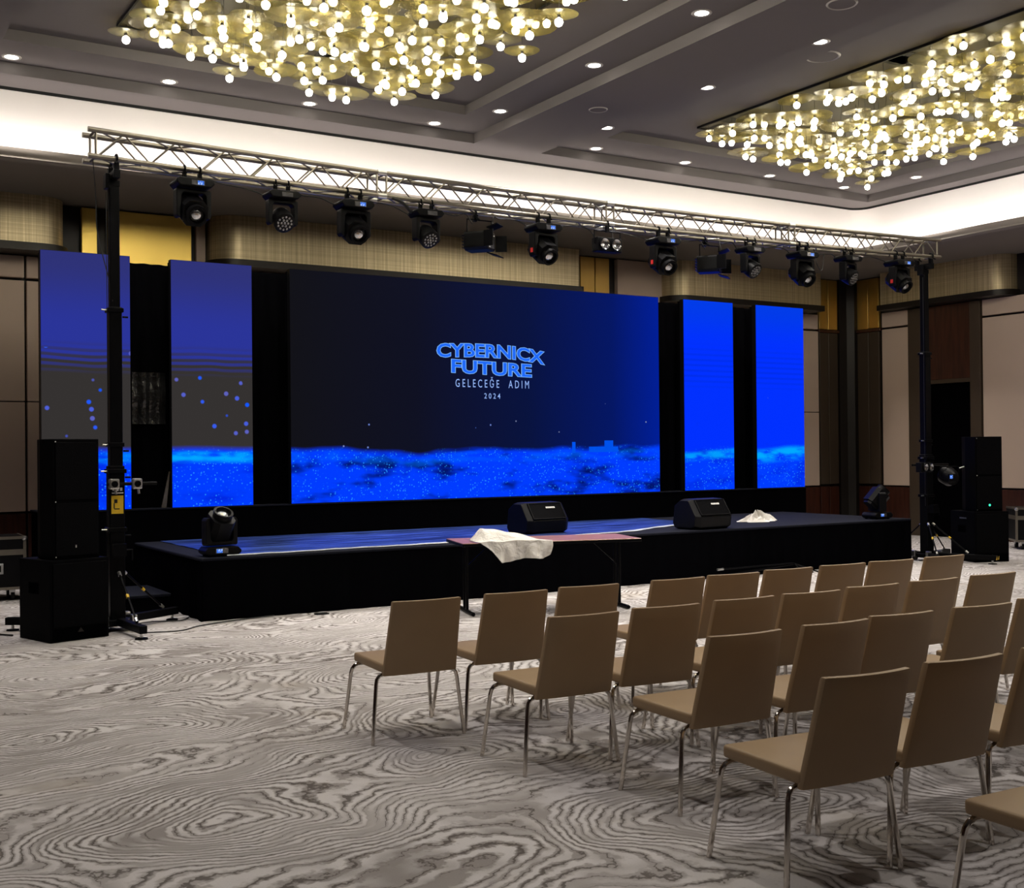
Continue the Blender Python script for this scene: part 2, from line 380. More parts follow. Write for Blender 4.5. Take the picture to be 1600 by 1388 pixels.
# --- ceiling with two stepped trays
Z0, Z1, Z2 = 5.90, 6.03, 6.15
TRAYS = [((1.35, 8.08), (2.0, 14.0), (1.95, 7.52), (2.7, 13.25)), ((9.18, 15.92), (2.0, 14.0), (9.80, 15.25), (2.7, 13.25))]
CX, CY, CR = 16.25, 14.5, 0.28              # cove face and its corner radius
def ceil_rect(mb, x0, x1, y0, y1, z):
    mb.quad((x0, y0, z), (x0, y1, z), (x1, y1, z), (x1, y0, z))
mb = MB()
xs = [XL-0.3, 1.35, 8.08, 9.18, 15.92]
ceil_rect(mb, XL-0.3, CX, YN-0.3, 2.0, Z0)
for a, b in ((XL-0.3, 1.35), (8.08, 9.18), (15.92, CX)): ceil_rect(mb, a, b, 2.0, 14.0, Z0)
ceil_rect(mb, XL-0.3, CX-CR, 14.0, CY, Z0)
poly = [(CX-CR, 14.0), (CX, 14.0)] + arc(CX-CR, CY-CR, CR, 0, 90, 8)
mb.bm.faces.new([mb.bm.verts.new((x, y, Z0)) for x, y in poly])
ceil = struct(mb.build('ceiling', 'ceiling'))
mb = MB(); mb.box(XL-0.3, XR+0.3, YN-0.3, YB+0.3, 6.6, 6.8); mb.build('ceiling_slab', 'ceiling', ceil)
for (ox, oy, ix, iy) in TRAYS:
    m1 = MB()
    for (x0, x1, y0, y1) in ((ox[0], ix[0], oy[0], oy[1]), (ix[1], ox[1], oy[0], oy[1]), (ix[0], ix[1], oy[0], iy[0]), (ix[0], ix[1], iy[1], oy[1])):
        ceil_rect(m1, x0, x1, y0, y1, Z1)
    m1.build('tray_ledge', 'ceiling', ceil)
    for (rx, ry, za, zb, nm) in ((ox, oy, Z0, Z1, 'tray_step'), (ix, iy, Z1, Z2, 'tray_step')):
        m2 = MB()
        m2.quad((rx[0], ry[0], za), (rx[0], ry[1], za), (rx[0], ry[1], zb), (rx[0], ry[0], zb))
        m2.quad((rx[1], ry[0], za), (rx[1], ry[1], za), (rx[1], ry[1], zb), (rx[1], ry[0], zb))
        m2.quad((rx[0], ry[0], za), (rx[1], ry[0], za), (rx[1], ry[0], zb), (rx[0], ry[0], zb))
        m2.quad((rx[0], ry[1], za), (rx[1], ry[1], za), (rx[1], ry[1], zb), (rx[0], ry[1], zb))
        m2.build(nm, 'ceiling', ceil)
    m3 = MB(); ceil_rect(m3, ix[0], ix[1], iy[0], iy[1], Z2); m3.build('tray_top', 'ceiling', ceil)
# --- cove face, shadow gap, soffit with lip, light strip
path = [(XL-0.3, CY)] + [(CX-CR, CY)] + arc(CX-CR, CY-CR, CR, 90, 0, 8)[1:] + [(CX, YN-0.3)]
def ribbon(path, z0, z1, dy=0.0):
    m = MB(); V = [(m.bm.verts.new((x, y, z0)), m.bm.verts.new((x, y, z1))) for x, y in path]
    for a, b in zip(V, V[1:]): m.bm.faces.new((a[0], b[0], b[1], a[1]))
    return m
cv = struct(ribbon(path, 5.02, Z0).build('trim_1', 'cove', smooth=True))
gp = [(XL-0.3, CY-0.012), (CX-CR, CY-0.012)] + arc(CX-CR, CY-CR, CR-0.012, 90, 0, 8)[1:] + [(CX-0.012, YN-0.3)]
ribbon(gp, 5.862, 5.90).build('shadow_gap', 'slot', cv)
LY, LX = 14.2, 15.95
so = MB()
so.box(XL-0.3, XR+0.3, LY+0.139, YB+0.3, 5.0, 5.03); so.box(LX+0.139, XR+0.3, YN-0.3, LY+0.139, 5.0, 5.03)
lip = [(0.03, 5.14), (0.0, 5.14)] + [(0.14-0.14*math.cos(R_(9*k)), 5.14-0.14*math.sin(R_(9*k))) for k in range(1, 11)] + [(0.16, 5.03), (0.03, 5.03)]
so.prism([(LY+a, b) for a, b in lip], XL-0.3, LX+0.03, 'x'); so.prism([(LX+a, b) for a, b in lip], YN-0.3, LY+0.03, 'y')
soff = struct(so.build('trim_2', 'soffit', None, True))
st = MB()
st.box(XL, CX-0.3, LY+0.04, LY+0.07, 5.04, 5.09); st.box(LX+0.04, LX+0.07, YN, LY+0.03, 5.04, 5.09)
st.build('light_strip', 'strip', soff)
# --- wall shells
wb = struct(MB().box(XL-0.3, XR+0.3, YB, YB+0.3, 0, 5.0).build('wall_back', 'bronze'))
wr = struct(MB().box(XR, XR+0.3, YN-0.3, YB, 0, 5.0).build('wall_right', 'bronze'))
wl = struct(MB().box(XL-0.3, XL, YN-0.3, YB, 0, 6.6).build('wall_left', 'wood'))
wn = struct(MB().box(XL, XR, YN-0.3, YN, 0, 6.6).build('wall_near', 'wood'))
# back wall panelling (face at y=16.4)
def bpanel(x0, x1, z0, z1, mat, y=16.40, par=None, name='panel'):
    return MB().box(x0, x1, y, YB, z0, z1).build(name, mat, par or wb, bevel=0.006, seg=1)
for x0, x1 in ((XL, 0.2), (0.24, 2.655), (2.685, 5.15), (5.3, 8.3), (8.33, 11.4), (13.35, 15.3), (15.33, 17.2)):
    for z0, z1 in ((0.93, 2.355), (2.37, 3.945), (3.985, 4.27)): bpanel(x0, x1, z0, z1, 'beige')
    bpanel(x0, x1, 0.14, 0.90, 'wood')
struct(MB().box(XL, XR, 16.37, YB, 0.0, 0.13).build('baseboard_back', 'wood', bevel=0.005, seg=1))
# gold recess panels between the valances
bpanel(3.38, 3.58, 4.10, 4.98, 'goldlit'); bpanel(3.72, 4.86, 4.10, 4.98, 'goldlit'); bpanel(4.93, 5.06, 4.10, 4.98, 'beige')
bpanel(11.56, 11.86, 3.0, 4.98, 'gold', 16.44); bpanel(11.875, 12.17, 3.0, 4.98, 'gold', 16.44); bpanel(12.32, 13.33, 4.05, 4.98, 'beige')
# corner: fluted gold panels and a dark column
for x0, x1 in ((17.28, 17.51), (17.525, 17.78)):
    bpanel(x0, x1, 4.0, 4.98, 'gold', 16.44); bpanel(x0, x1, 0.95, 3.93, 'frame', 16.44); bpanel(x0, x1, 0.14, 0.9, 'wood', 16.44)
bpanel(17.24, 17.80, 3.935, 3.99, 'wood', 16.41, name='rail')
MB().prism([(17.80, YB), (17.80, 16.41), (17.95, 16.36), (18.06, 16.26), (XR, 16.26), (XR, YB)], 0.0, 5.0).build('corner_column', 'bronze', wb)
# right wall panelling (face at x=18.1)
def rpanel(y0, y1, z0, z1, mat, x=18.10, name='panel'):
    return MB().box(x, XR, y0, y1, z0, z1).build(name, mat, wr, bevel=0.006, seg=1)
for y0, y1 in ((15.72, 15.97), (15.985, 16.26)):
    rpanel(y0, y1, 4.0, 4.98, 'gold', 18.14); rpanel(y0, y1, 0.95, 3.93, 'frame', 18.14); rpanel(y0, y1, 0.14, 0.9, 'wood', 18.14)
rpanel(15.66, 16.26, 3.935, 3.99, 'wood', 18.11, 'rail')
yb = 13.36
spans = [(14.98, 15.61)]
while yb > YN+1: spans.append((max(yb-2.6, YN), yb)); yb -= 2.63
for y0, y1 in spans:
    rpanel(y0, y1, 0.93, 3.945, 'beige'); rpanel(y0, y1, 3.985, 4.27, 'beige'); rpanel(y0, y1, 0.14, 0.90, 'wood')
rpanel(13.62, 14.60, 2.90, 4.27, 'wood', name='over_door_panel')
rpanel(14.62, 14.96, 0.0, 4.27, 'frame', 18.06, 'pilaster'); rpanel(13.38, 13.60, 0.0, 4.27, 'frame', 18.06, 'pilaster')
struct(MB().box(18.07, XR, YN, 13.36, 0, 0.13).build('baseboard_right', 'wood', bevel=0.005, seg=1))
dr = struct(MB().box(18.16, XR-0.001, 13.61, 14.61, 0, 2.83).build('door_1', 'void', bevel=0.004, seg=1))  # leaf coloured near black to paint the shade in the doorway
MB().box(18.10, 18.16, 13.60, 14.62, 2.83, 2.90).build('door_head', 'frame', dr)
MB().box(18.12, 18.16, 13.68, 13.71, 0.95, 1.15).build('door_handle', 'bronze', dr)
# valances
def valance(outline, name, face):
    v = struct(MB().prism(outline(0.0), 4.38, 5.0).build(name, 'valance', None, smooth=True))
    MB().prism(outline(0.05), 4.28, 4.38).build('cornice_ledge', 'bronze', v, smooth=True)
    return v
def back_out(x0, x1, rl, rr_):
    def f(o):
        y = 16.0-o; a = x0-o; b = x1+o; p = [(a, YB-0.001)]
        if rl: p += arc(a+rl, y+rl, rl, 180, 270, 10)
        else: p += [(a, y)]
        if rr_: p += arc(b-rr_, y+rr_, rr_, 270, 360, 10)
        else: p += [(b, y)]
        return p + [(b, YB-0.001)]
    return f
valance(back_out(XL, 3.13, 0, 0.38), 'trim_3', None)
valance(back_out(5.10, 11.26, 0.38, 0.06), 'trim_4', None)
valance(back_out(13.30, 16.90, 0.34, 0.06), 'trim_5', None)
def right_out(o):
    x = 17.85-o; a = 15.42+o; b = 12.72-o; r = 0.34
    return [(XR-0.001, a), (x, a)] + [(x+r-r*math.cos(R_(t*9)), b+r-r*math.sin(R_(t*9))) for t in range(11)] + [(XR-0.001, b)]
valance(right_out, 'trim_6', None)
def right_out2(o):
    x = 17.85-o; a = 10.4+o; b = 5.0-o
    return [(XR-0.001, a), (x+0.3, a), (x, a-0.3), (x, b), (XR-0.001, b)]
valance(right_out2, 'trim_7', None)

# ================================================================== CEILING LIGHTS
def downlight(x, y, z, label, watts=DOWN_W):
    t = thing('ceiling_downlight', label, 'downlight', (x, y, z), 0, 'recessed ceiling downlights')
    global DLM
    try: DLM
    except NameError:
        DLM = (MB().lathe([(0.072, -0.004), (0.095, -0.008), (0.105, 0.0), (0.09, 0.0), (0.072, 0.02)], 20).mesh('trim_ring', 'dltrim', True),
               MB().lathe([(0.0, -0.010), (0.05, -0.008), (0.074, -0.002)], 20).mesh('lit_lens', 'dl', True))
    inst('trim_ring', DLM[0], t); inst('lit_lens', DLM[1], t)
    l = bpy.data.lights.new('spot', 'SPOT'); l.energy = watts; l.color = (1.0, 0.93, 0.85); l.spot_size = R_(96); l.spot_blend = 0.6; l.shadow_soft_size = 0.06
    o = bpy.data.objects.new('spot', l); COL.objects.link(o); o.parent = t; o.location = (0, 0, -0.03)
ords = ['first', 'second', 'third', 'fourth', 'fifth', 'sixth', 'seventh', 'eighth']
for i, x in enumerate((2.12, 3.84, 5.59, 7.36, 10.0, 11.67, 13.42, 15.12)):
    downlight(x, 13.80, Z1, 'white ceiling downlight above the bright cove, %s from the left' % ords[i])
downlight(15.58, 12.70, Z1, 'white ceiling downlight right of the right chandelier near the ceiling corner')
for i, y in enumerate((12.89, 10.82, 8.98)):
    downlight(7.83, y, Z1, 'white ceiling downlight in the strip right of the left chandelier, %s from the stage' % ords[i])
for i, y in enumerate((12.84, 10.80, 8.97)):
    downlight(9.49, y, Z1, 'white ceiling downlight left of the right chandelier, %s from the stage' % ords[i])
for x, y, lb in ((7.83, 7.0, 'fourth downlight from the stage in the strip right of the left chandelier'), (9.49, 7.0, 'fourth downlight from the stage left of the right chandelier'), (1.65, 11.0, 'downlight left of the left chandelier toward the stage'),
              (1.65, 8.0, 'downlight left of the left chandelier toward the chairs'), (15.58, 10.0, 'downlight right of the right chandelier toward the stage'), (15.58, 7.5, 'downlight right of the right chandelier toward the chairs')):
    downlight(x, y, Z1, 'white ceiling ' + lb)
for x, y, lb in ((7.83, 5.0, 'fifth downlight from the stage in the strip right of the left chandelier'), (1.65, 5.0, 'downlight left of the left chandelier beside the chairs'), (4.0, 2.35, 'downlight over the left side of the chair rows'), (6.3, 2.35, 'downlight over the right side of the chair rows')):
    downlight(x, y, Z1, 'white ceiling ' + lb, DOWN_W*0.6)
# round ceiling speakers / vents
for (x, y, r, lb) in ((8.62, 11.84, 0.12, 'small round grey ceiling speaker between the ceiling trays'), (10.14, 9.55, 0.20, 'round grey ceiling speaker beside the right chandelier edge'), (8.60, 7.85, 0.15, 'round grey ceiling speaker near the top edge of the picture')):
    z = Z0 if x < 9 else Z2
    t = thing('ceiling_speaker', lb, 'ceiling speaker', (x, y, z))
    MB().lathe([(0.0, -0.006), (r*0.85, -0.006)], 24).build('grille', 'ceiling', t, True)
    MB().lathe([(r*0.85, -0.004), (r*0.93, -0.012), (r, 0.0)], 24).build('rim', 'dltrim', t, True)

# chandeliers
DISC = [MB().lathe([(0.004, 0.0), (r*0.96, 0.004), (r, 0.002), (r*0.96, -0.002), (0.004, -0.005)], 28).mesh('glass_disc', 'disc', False) for r in (0.185, 0.23, 0.26)]
BULB = MB().lathe([(0.0, -0.054), (0.029, -0.042), (0.041, -0.014), (0.035, 0.012), (0.0, 0.034)], 9).mesh('bulb', 'bulb', True)
CAP = MB().lathe([(0.0, 0.0), (0.016, 0.0), (0.016, 0.045), (0.0, 0.045)], 8).mesh('bulb_holder', 'bronze', True)
CORD = MB().tube([(0, 0, 0), (0, 0, 1)], 0.003, 5).mesh('cord', 'bronze')
def chandelier(x0, x1, y0, y1, label, seed):
    rnd = random.Random(seed)
    t = thing('chandelier', label, 'chandelier', ((x0+x1)/2, (y0+y1)/2, Z2), 0, 'disc chandeliers in the ceiling trays')
    hx, hy = (x1-x0)/2, (y1-y0)/2
    MB().box(-hx, hx, -hy, hy, -0.012, 0.0).build('ceiling_plate', 'plate', t)
    e = MB()
    e.box(-hx-0.02, hx+0.02, -hy-0.02, -hy, -0.03, 0); e.box(-hx-0.02, hx+0.02, hy, hy+0.02, -0.03, 0)
    e.box(-hx-0.02, -hx, -hy, hy, -0.03, 0); e.box(hx, hx+0.02, -hy, hy, -0.03, 0)
    e.build('plate_edge', 'slot', t)
    for k in range(16):
        a, b = rnd.uniform(-hx+0.2, hx-0.2), rnd.uniform(-hy+0.2, hy-0.2)
        if k < 6: a = -hx+0.16
        elif k < 10: b = hy-0.16
        MB().box(a-0.14, a+0.14, b-0.11, b+0.11, -0.016, -0.012).build('access_opening', 'slot', t)
    nx, ny = max(1, int((x1-x0)/0.27)), int((y1-y0)/0.275)
    for i in range(nx):
        for j in range(ny):
            px = -hx + (i+0.5)*(2*hx)/nx + rnd.uniform(-0.10, 0.10); py = -hy + (j+0.5)*(2*hy)/ny + rnd.uniform(-0.10, 0.10)
            ed = min(1.0, min(hx-abs(px), hy-abs(py))/0.9)
            dz = 0.05 + 0.40*rnd.random()**1.25 + 0.04*ed
            if px < -hx+0.55: dz = 0.05 + (dz-0.05)*0.45
            d = inst('glass_disc', rnd.choice(DISC), t, (px, py, -dz), (rnd.uniform(-0.07, 0.07), rnd.uniform(-0.07, 0.07), rnd.uniform(0, 6.28)))
            inst('bulb', BULB, d, (0, 0, -0.062)); inst('bulb_holder', CAP, d, (0, 0, -0.028))
            inst('cord', CORD, d, (0, 0, 0), (0, 0, 0), (1, 1, dz-0.012))
chandelier(2.97, 6.50, 6.4, 12.53, 'golden glass disc chandelier with glowing bulbs in the left ceiling tray', 11)
chandelier(10.83, 14.25, 6.4, 12.50, 'golden glass disc chandelier with glowing bulbs in the right ceiling tray', 23)

# ================================================================== STAGE
SX0, SX1, SY0, SY1, SZ = 3.46, 13.86, 11.45, 14.04, 0.625
stg = thing('stage_platform', 'long low black stage platform in front of the LED screens', 'stage', (SX0, SY0, 0))
MB().box(0, SX1-SX0, 0, SY1-SY0, SZ-0.03, SZ).build('deck', 'deck', stg, bevel=0.008, seg=1)
def skirt_mesh(L):
    m = MB(); n = int(L/0.06)
    return m.grid(lambda u, v: (u*L, 0.012*math.sin(u*L*21)*(1-v)+0.012, v*(SZ-0.03)), n, 1)
skirt_mesh(SX1-SX0).build('front_skirt', 'skirt', stg, True)
o = skirt_mesh(SY1-SY0).build('side_skirt', 'skirt', stg, True); o.rotation_euler = (0, 0, math.pi/2); o.location = (0.03, 0, 0)
o = skirt_mesh(SY1-SY0).build('side_skirt', 'skirt', stg, True); o.rotation_euler = (0, 0, math.pi/2); o.location = (SX1-SX0, 0, 0)
# black riser carrying the screens
ris = thing('screen_riser', 'black draped riser under the row of LED screens', 'riser', (2.45, 14.06, 0))
MB().box(0, 11.98, 0, 0.7, 0, 1.0).build('frame_box', 'skirt', ris, bevel=0.01, seg=1)
MB().box(-0.01, 11.99, -0.012, 0.72, 1.0, 1.015).build('top_board', 'deck', ris)
# side steps
sp = thing('stage_steps', 'low black stage step left of the stage behind the lifting tower', 'steps', (2.80, 12.35, 0))
MB().box(0, 0.62, 0, 0.95, 0.17, 0.20).build('tread', 'deck', sp, bevel=0.006, seg=1)
MB().box(0.02, 0.60, 0.02, 0.93, 0, 0.17).build('box', 'skirt', sp)
# glossy sheet over the deck
def sheet_front(u):
    x = 3.75 + u*7.15
    y = 11.50 + 0.035*(x-3.75)+ (0.0 if x < 8.7 else (x-8.7)*0.42) + 0.02*math.sin(x*5.3) + 0.012*math.sin(x*17)
    return x, y
SHEET_Z = SZ+0.004
def shf(u, v):
    x, y = sheet_front(u); yy = y + v*(SY1-0.05-y)
    return (x - (1-v)*0.0, yy, SHEET_Z + 0.004 + 0.004*math.sin(x*9+yy*3)*math.sin(yy*11))
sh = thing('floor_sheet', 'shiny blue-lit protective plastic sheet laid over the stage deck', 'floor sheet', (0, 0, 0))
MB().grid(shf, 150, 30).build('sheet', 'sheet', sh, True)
def edgef(u, v):
    x, y = sheet_front(u); a = v*math.pi
    k = 0.020 + 0.022*max(0, math.sin(x*2.1+0.7)) + (0.05 if x > 8.9 else 0)*(0.6+0.4*math.sin(x*9))
    return (x, y + 0.01 - k*math.cos(a)*0.5, SHEET_Z + 0.003 + 0.012*math.sin(a))
MB().grid(edgef, 150, 6).build('folded_edge', 'sheetedge', sh, True)

# ================================================================== LED SCREENS
def led(x0, x1, kind, label, z0=1.02, z1=3.98, y=14.05):
    W = x1-x0
    t = thing('led_screen', label, 'LED screen', (x0, y, z0), 0, 'LED screens on the stage riser')
    m = MB(); m.quad((0, 0, 0), (W, 0, 0), (W, 0, z1-z0), (0, 0, z1-z0))
    m.build('display', screen_mat('led_content_'+kind, kind, W), t)
    MB().box(-0.003, W+0.003, 0.002, 0.09, -0.003, z1-z0+0.003).build('housing', 'blk', t)
    b = MB(); n = max(2, int(round(W/0.5)))
    for i in range(n+1): b.box(max(0, i*W/n-0.02), min(W, i*W/n+0.02), 0.09, 0.14, 0.02, z1-z0-0.02)
    b.build('back_rails', 'drape', t)
    return t
led(2.446, 3.432, 'left', 'leftmost tall narrow LED screen with violet-blue top, behind the left tower')
led(3.913, 4.908, 'left2', 'tall narrow LED screen with violet-blue top and bright cyan wave, second from left')
MAIN = led(5.408, 11.32, 'main', 'wide main LED screen showing the CYBERNICX FUTURE title over a blue wave')
led(11.816, 12.829, 'right', 'tall narrow bright blue LED screen next to the right of the main screen')
led(13.324, 14.385, 'right2', 'rightmost tall narrow bright blue LED screen with cyan wave')
# title text on the main screen (flat lettering)
def emat(name, c):
    t = NT(name); nz = t.noise(t.pos(), 14, 2); t.emission(t.mix(nz, c, tuple(min(1, x*1.25) for x in c)), 1.0); return t.mat
TX = {'edge': emat('title_outline', srgb(120, 175, 255)), 'fill': emat('title_fill', srgb(30, 100, 238)), 'sub': emat('subtitle_glow', srgb(140, 172, 240)), 'halo': emat('title_halo', srgb(4, 20, 112))}
def text_mesh(s, name, mat, width, height, offset, warp=None, spacing=1.0, dx=0.0, dz=0.0):
    cu = bpy.data.curves.new(name, 'FONT'); cu.body = s; cu.offset = offset; cu.space_character = spacing; cu.resolution_u = 3
    cu.align_x = 'LEFT'
    ob = bpy.data.objects.new(name, cu); COL.objects.link(ob)
    bpy.context.view_layer.update()
    me = bpy.data.meshes.new_from_object(ob.evaluated_get(bpy.context.evaluated_depsgraph_get()))
    bpy.data.objects.remove(ob)
    bm = bmesh.new(); bm.from_mesh(me)
    bmesh.ops.subdivide_edges(bm, edges=[e for e in bm.edges if e.calc_length() > 0.2], cuts=2)
    X = [v.co.x for v in bm.verts]; Y = [v.co.y for v in bm.verts]
    return bm, min(X), max(X), min(Y), max(Y), me
def place_text(s, name, mat, cx, zc, width, height, offset=0.0, warp=None, spacing=1.0, y=-0.004, ref=None):
    bm, x0, x1, y0, y1, me = text_mesh(s, name, mat, width, height, offset, spacing=spacing)
    if ref is None: ref = (x0, x1, y0, y1)
    rx0, rx1, ry0, ry1 = ref
    for v in bm.verts:
        u = (v.co.x-rx0)/(rx1-rx0); q = (v.co.y-ry0)/(ry1-ry0)
        x = cx + (u-0.5)*width; z = zc + (q-0.5)*height
        if warp: x, z = warp(u, q, x, z)
        v.co = (x, y, z)
    bm.normal_update(); bm.to_mesh(me); bm.free(); me.materials.clear(); me.materials.append(mat)
    o = bpy.data.objects.new(name, me); COL.objects.link(o); o.parent = MAIN
    return ref
def arch(u, q, x, z):
    return x, z - 0.075*max(0, (u-0.5)/0.5)**2 - 0.02*max(0, (0.3-u)/0.3)
def arch2(u, q, x, z):
    return x, z - 0.035*(u-0.3)
lx, lz = 5.408, 1.02
for s, cx, zc, wd, ht, wp in (('CYBERNICX', 8.365, 3.05, 1.76, 0.20, arch), ('FUTURE', 8.365, 2.815, 1.31, 0.195, arch2)):
    rf = place_text(s, 'title_outline', TX['edge'], cx-lx, zc-lz, wd, ht, 0.050, wp, 1.0, -0.004)
    place_text(s, 'title_fill', TX['fill'], cx-lx, zc-lz, wd, ht, 0.022, wp, 1.0, -0.006, rf)
place_text('GELECE\u011eE  ADIM', 'subtitle', TX['sub'], 8.372-lx, 2.615-lz, 1.19, 0.15, 0.0, None, 1.6, -0.004)
place_text('2 0 2 4', 'year', TX['sub'], 8.36-lx, 2.425-lz, 0.26, 0.075, 0.004, None, 1.0, -0.004)
# faint bright bars at the right of the wave
def bars():
    m = MB()
    for x0, x1, z0, z1 in ((9.70, 9.76, 1.62, 1.78), (10.00, 10.53, 1.63, 1.71), (10.28, 10.44, 1.71, 1.80)):
        m.quad((x0-lx, -0.003, z0-lz), (x1-lx, -0.003, z0-lz), (x1-lx, -0.003, z1-lz), (x0-lx, -0.003, z1-lz))
    m.build('glitch_bars', emat('glitch_bar_glow', (0.0, 0.075, 0.75)), MAIN)
bars()
# black drapes in the gaps
def drape(x0, x1, label):
    L = x1-x0
    m = MB(); m.grid(lambda u, v: (x0+u*L, 14.30 + 0.02*math.sin((x0+u*L)*34) + 0.01*math.sin(u*9), 1.016+v*2.93), 28, 1)
    m.grid(lambda u, v: (x0+u*L, 14.31 + 0.02*math.sin((x0+u*L)*34) + 0.01*math.sin(u*9), 1.016+v*2.93), 28, 1)
    o = m.build('black_drape', 'drape', None, True)
    return tag(o, label, 'drape', 'black drapes between LED screens')
drape(3.40, 4.02, 'black drape filling the gap between the two left LED screens')
drape(4.86, 5.58, 'black drape between the second LED screen and the main screen')
drape(11.27, 12.12, 'black drape between the main screen and the first right LED screen')
drape(12.78, 13.65, 'black drape between the two bright blue right LED screens')
# small pale support leaning beside second screen + plastic wrap
tag(MB().prism([(3.80, 1.02), (3.86, 1.02), (3.905, 1.45), (3.895, 1.45)], 14.12, 14.14, 'y').build('support_strut', 'alu'), 'pale grey support strut beside the second LED screen', 'strut')
t = NT('plastic_wrap'); nz = t.noise(t.mapv(t.pos(), (3, 1, 2)), 3.0, 3); t.bsdf((0.012, 0.012, 0.012), 0.22, bump=nz, bstr=0.6, bdist=0.05, spec=0.7); MAT['wrap'] = t.mat
tag(MB().grid(lambda u, v: (3.50+u*0.40, 14.26+0.015*math.sin(u*14)+0.01*math.sin(v*9), 2.02+v*0.62), 24, 16).build('plastic_wrap', 'wrap', None, True), 'shiny dark plastic wrap hanging in the gap of the left screens', 'plastic wrap')

# ================================================================== TRUSS
TX0, TX1, TYF, TYR = 2.39, 14.37, 11.30, 11.54
def tz(x): return 4.600 + 0.080*((x-8.38)/6.0)**2         # top chords; the span sags
HT = 0.245
truss = thing('lighting_truss', 'long aluminium box truss carrying stage lights above the stage', 'truss', (0, 0, 0))
for y in (TYF, TYR):
    for dz in (0, -HT):
        MB().tube([(TX0+i*(TX1-TX0)/48, y, tz(TX0+i*(TX1-TX0)/48)+dz) for i in range(49)], 0.025, 10).build('chord', 'alu', truss, True)
NP = 24; pit = (TX1-TX0-0.16)/NP
for i in range(NP):
    a = TX0+0.08+i*pit; mid = a+pit/2; b = a+pit
    for y in (TYF, TYR):
        rod('brace', (a, y, tz(a)-HT), (mid, y, tz(mid)), 0.009, 'alu', truss); rod('brace', (mid, y, tz(mid)), (b, y, tz(b)-HT), 0.009, 'alu', truss)
    for dz in (0, -HT):
        rod('brace', (a, TYF, tz(a)+dz), (mid, TYR, tz(mid)+dz), 0.009, 'alu', truss); rod('brace', (mid, TYR, tz(mid)+dz), (b, TYF, tz(b)+dz), 0.009, 'alu', truss)
for x in (TX0+0.07, 5.33, 5.44, 8.33, 8.44, 11.32, 11.43, TX1-0.07):
    for y in (TYF, TYR): rod('end_post', (x, y, tz(x)-HT), (x, y, tz(x)), 0.012, 'alu', truss)
    for dz in (0, -HT): rod('end_post', (x, TYF, tz(x)+dz), (x, TYR, tz(x)+dz), 0.012, 'alu', truss)
for x in (5.385, 8.385, 11.375):
    for y in (TYF, TYR):
        for dz in (0, -HT): MB().tube([(x-0.05, y, tz(x)+dz), (x+0.05, y, tz(x)+dz)], 0.031, 10).build('coupler', 'silver', truss, True)

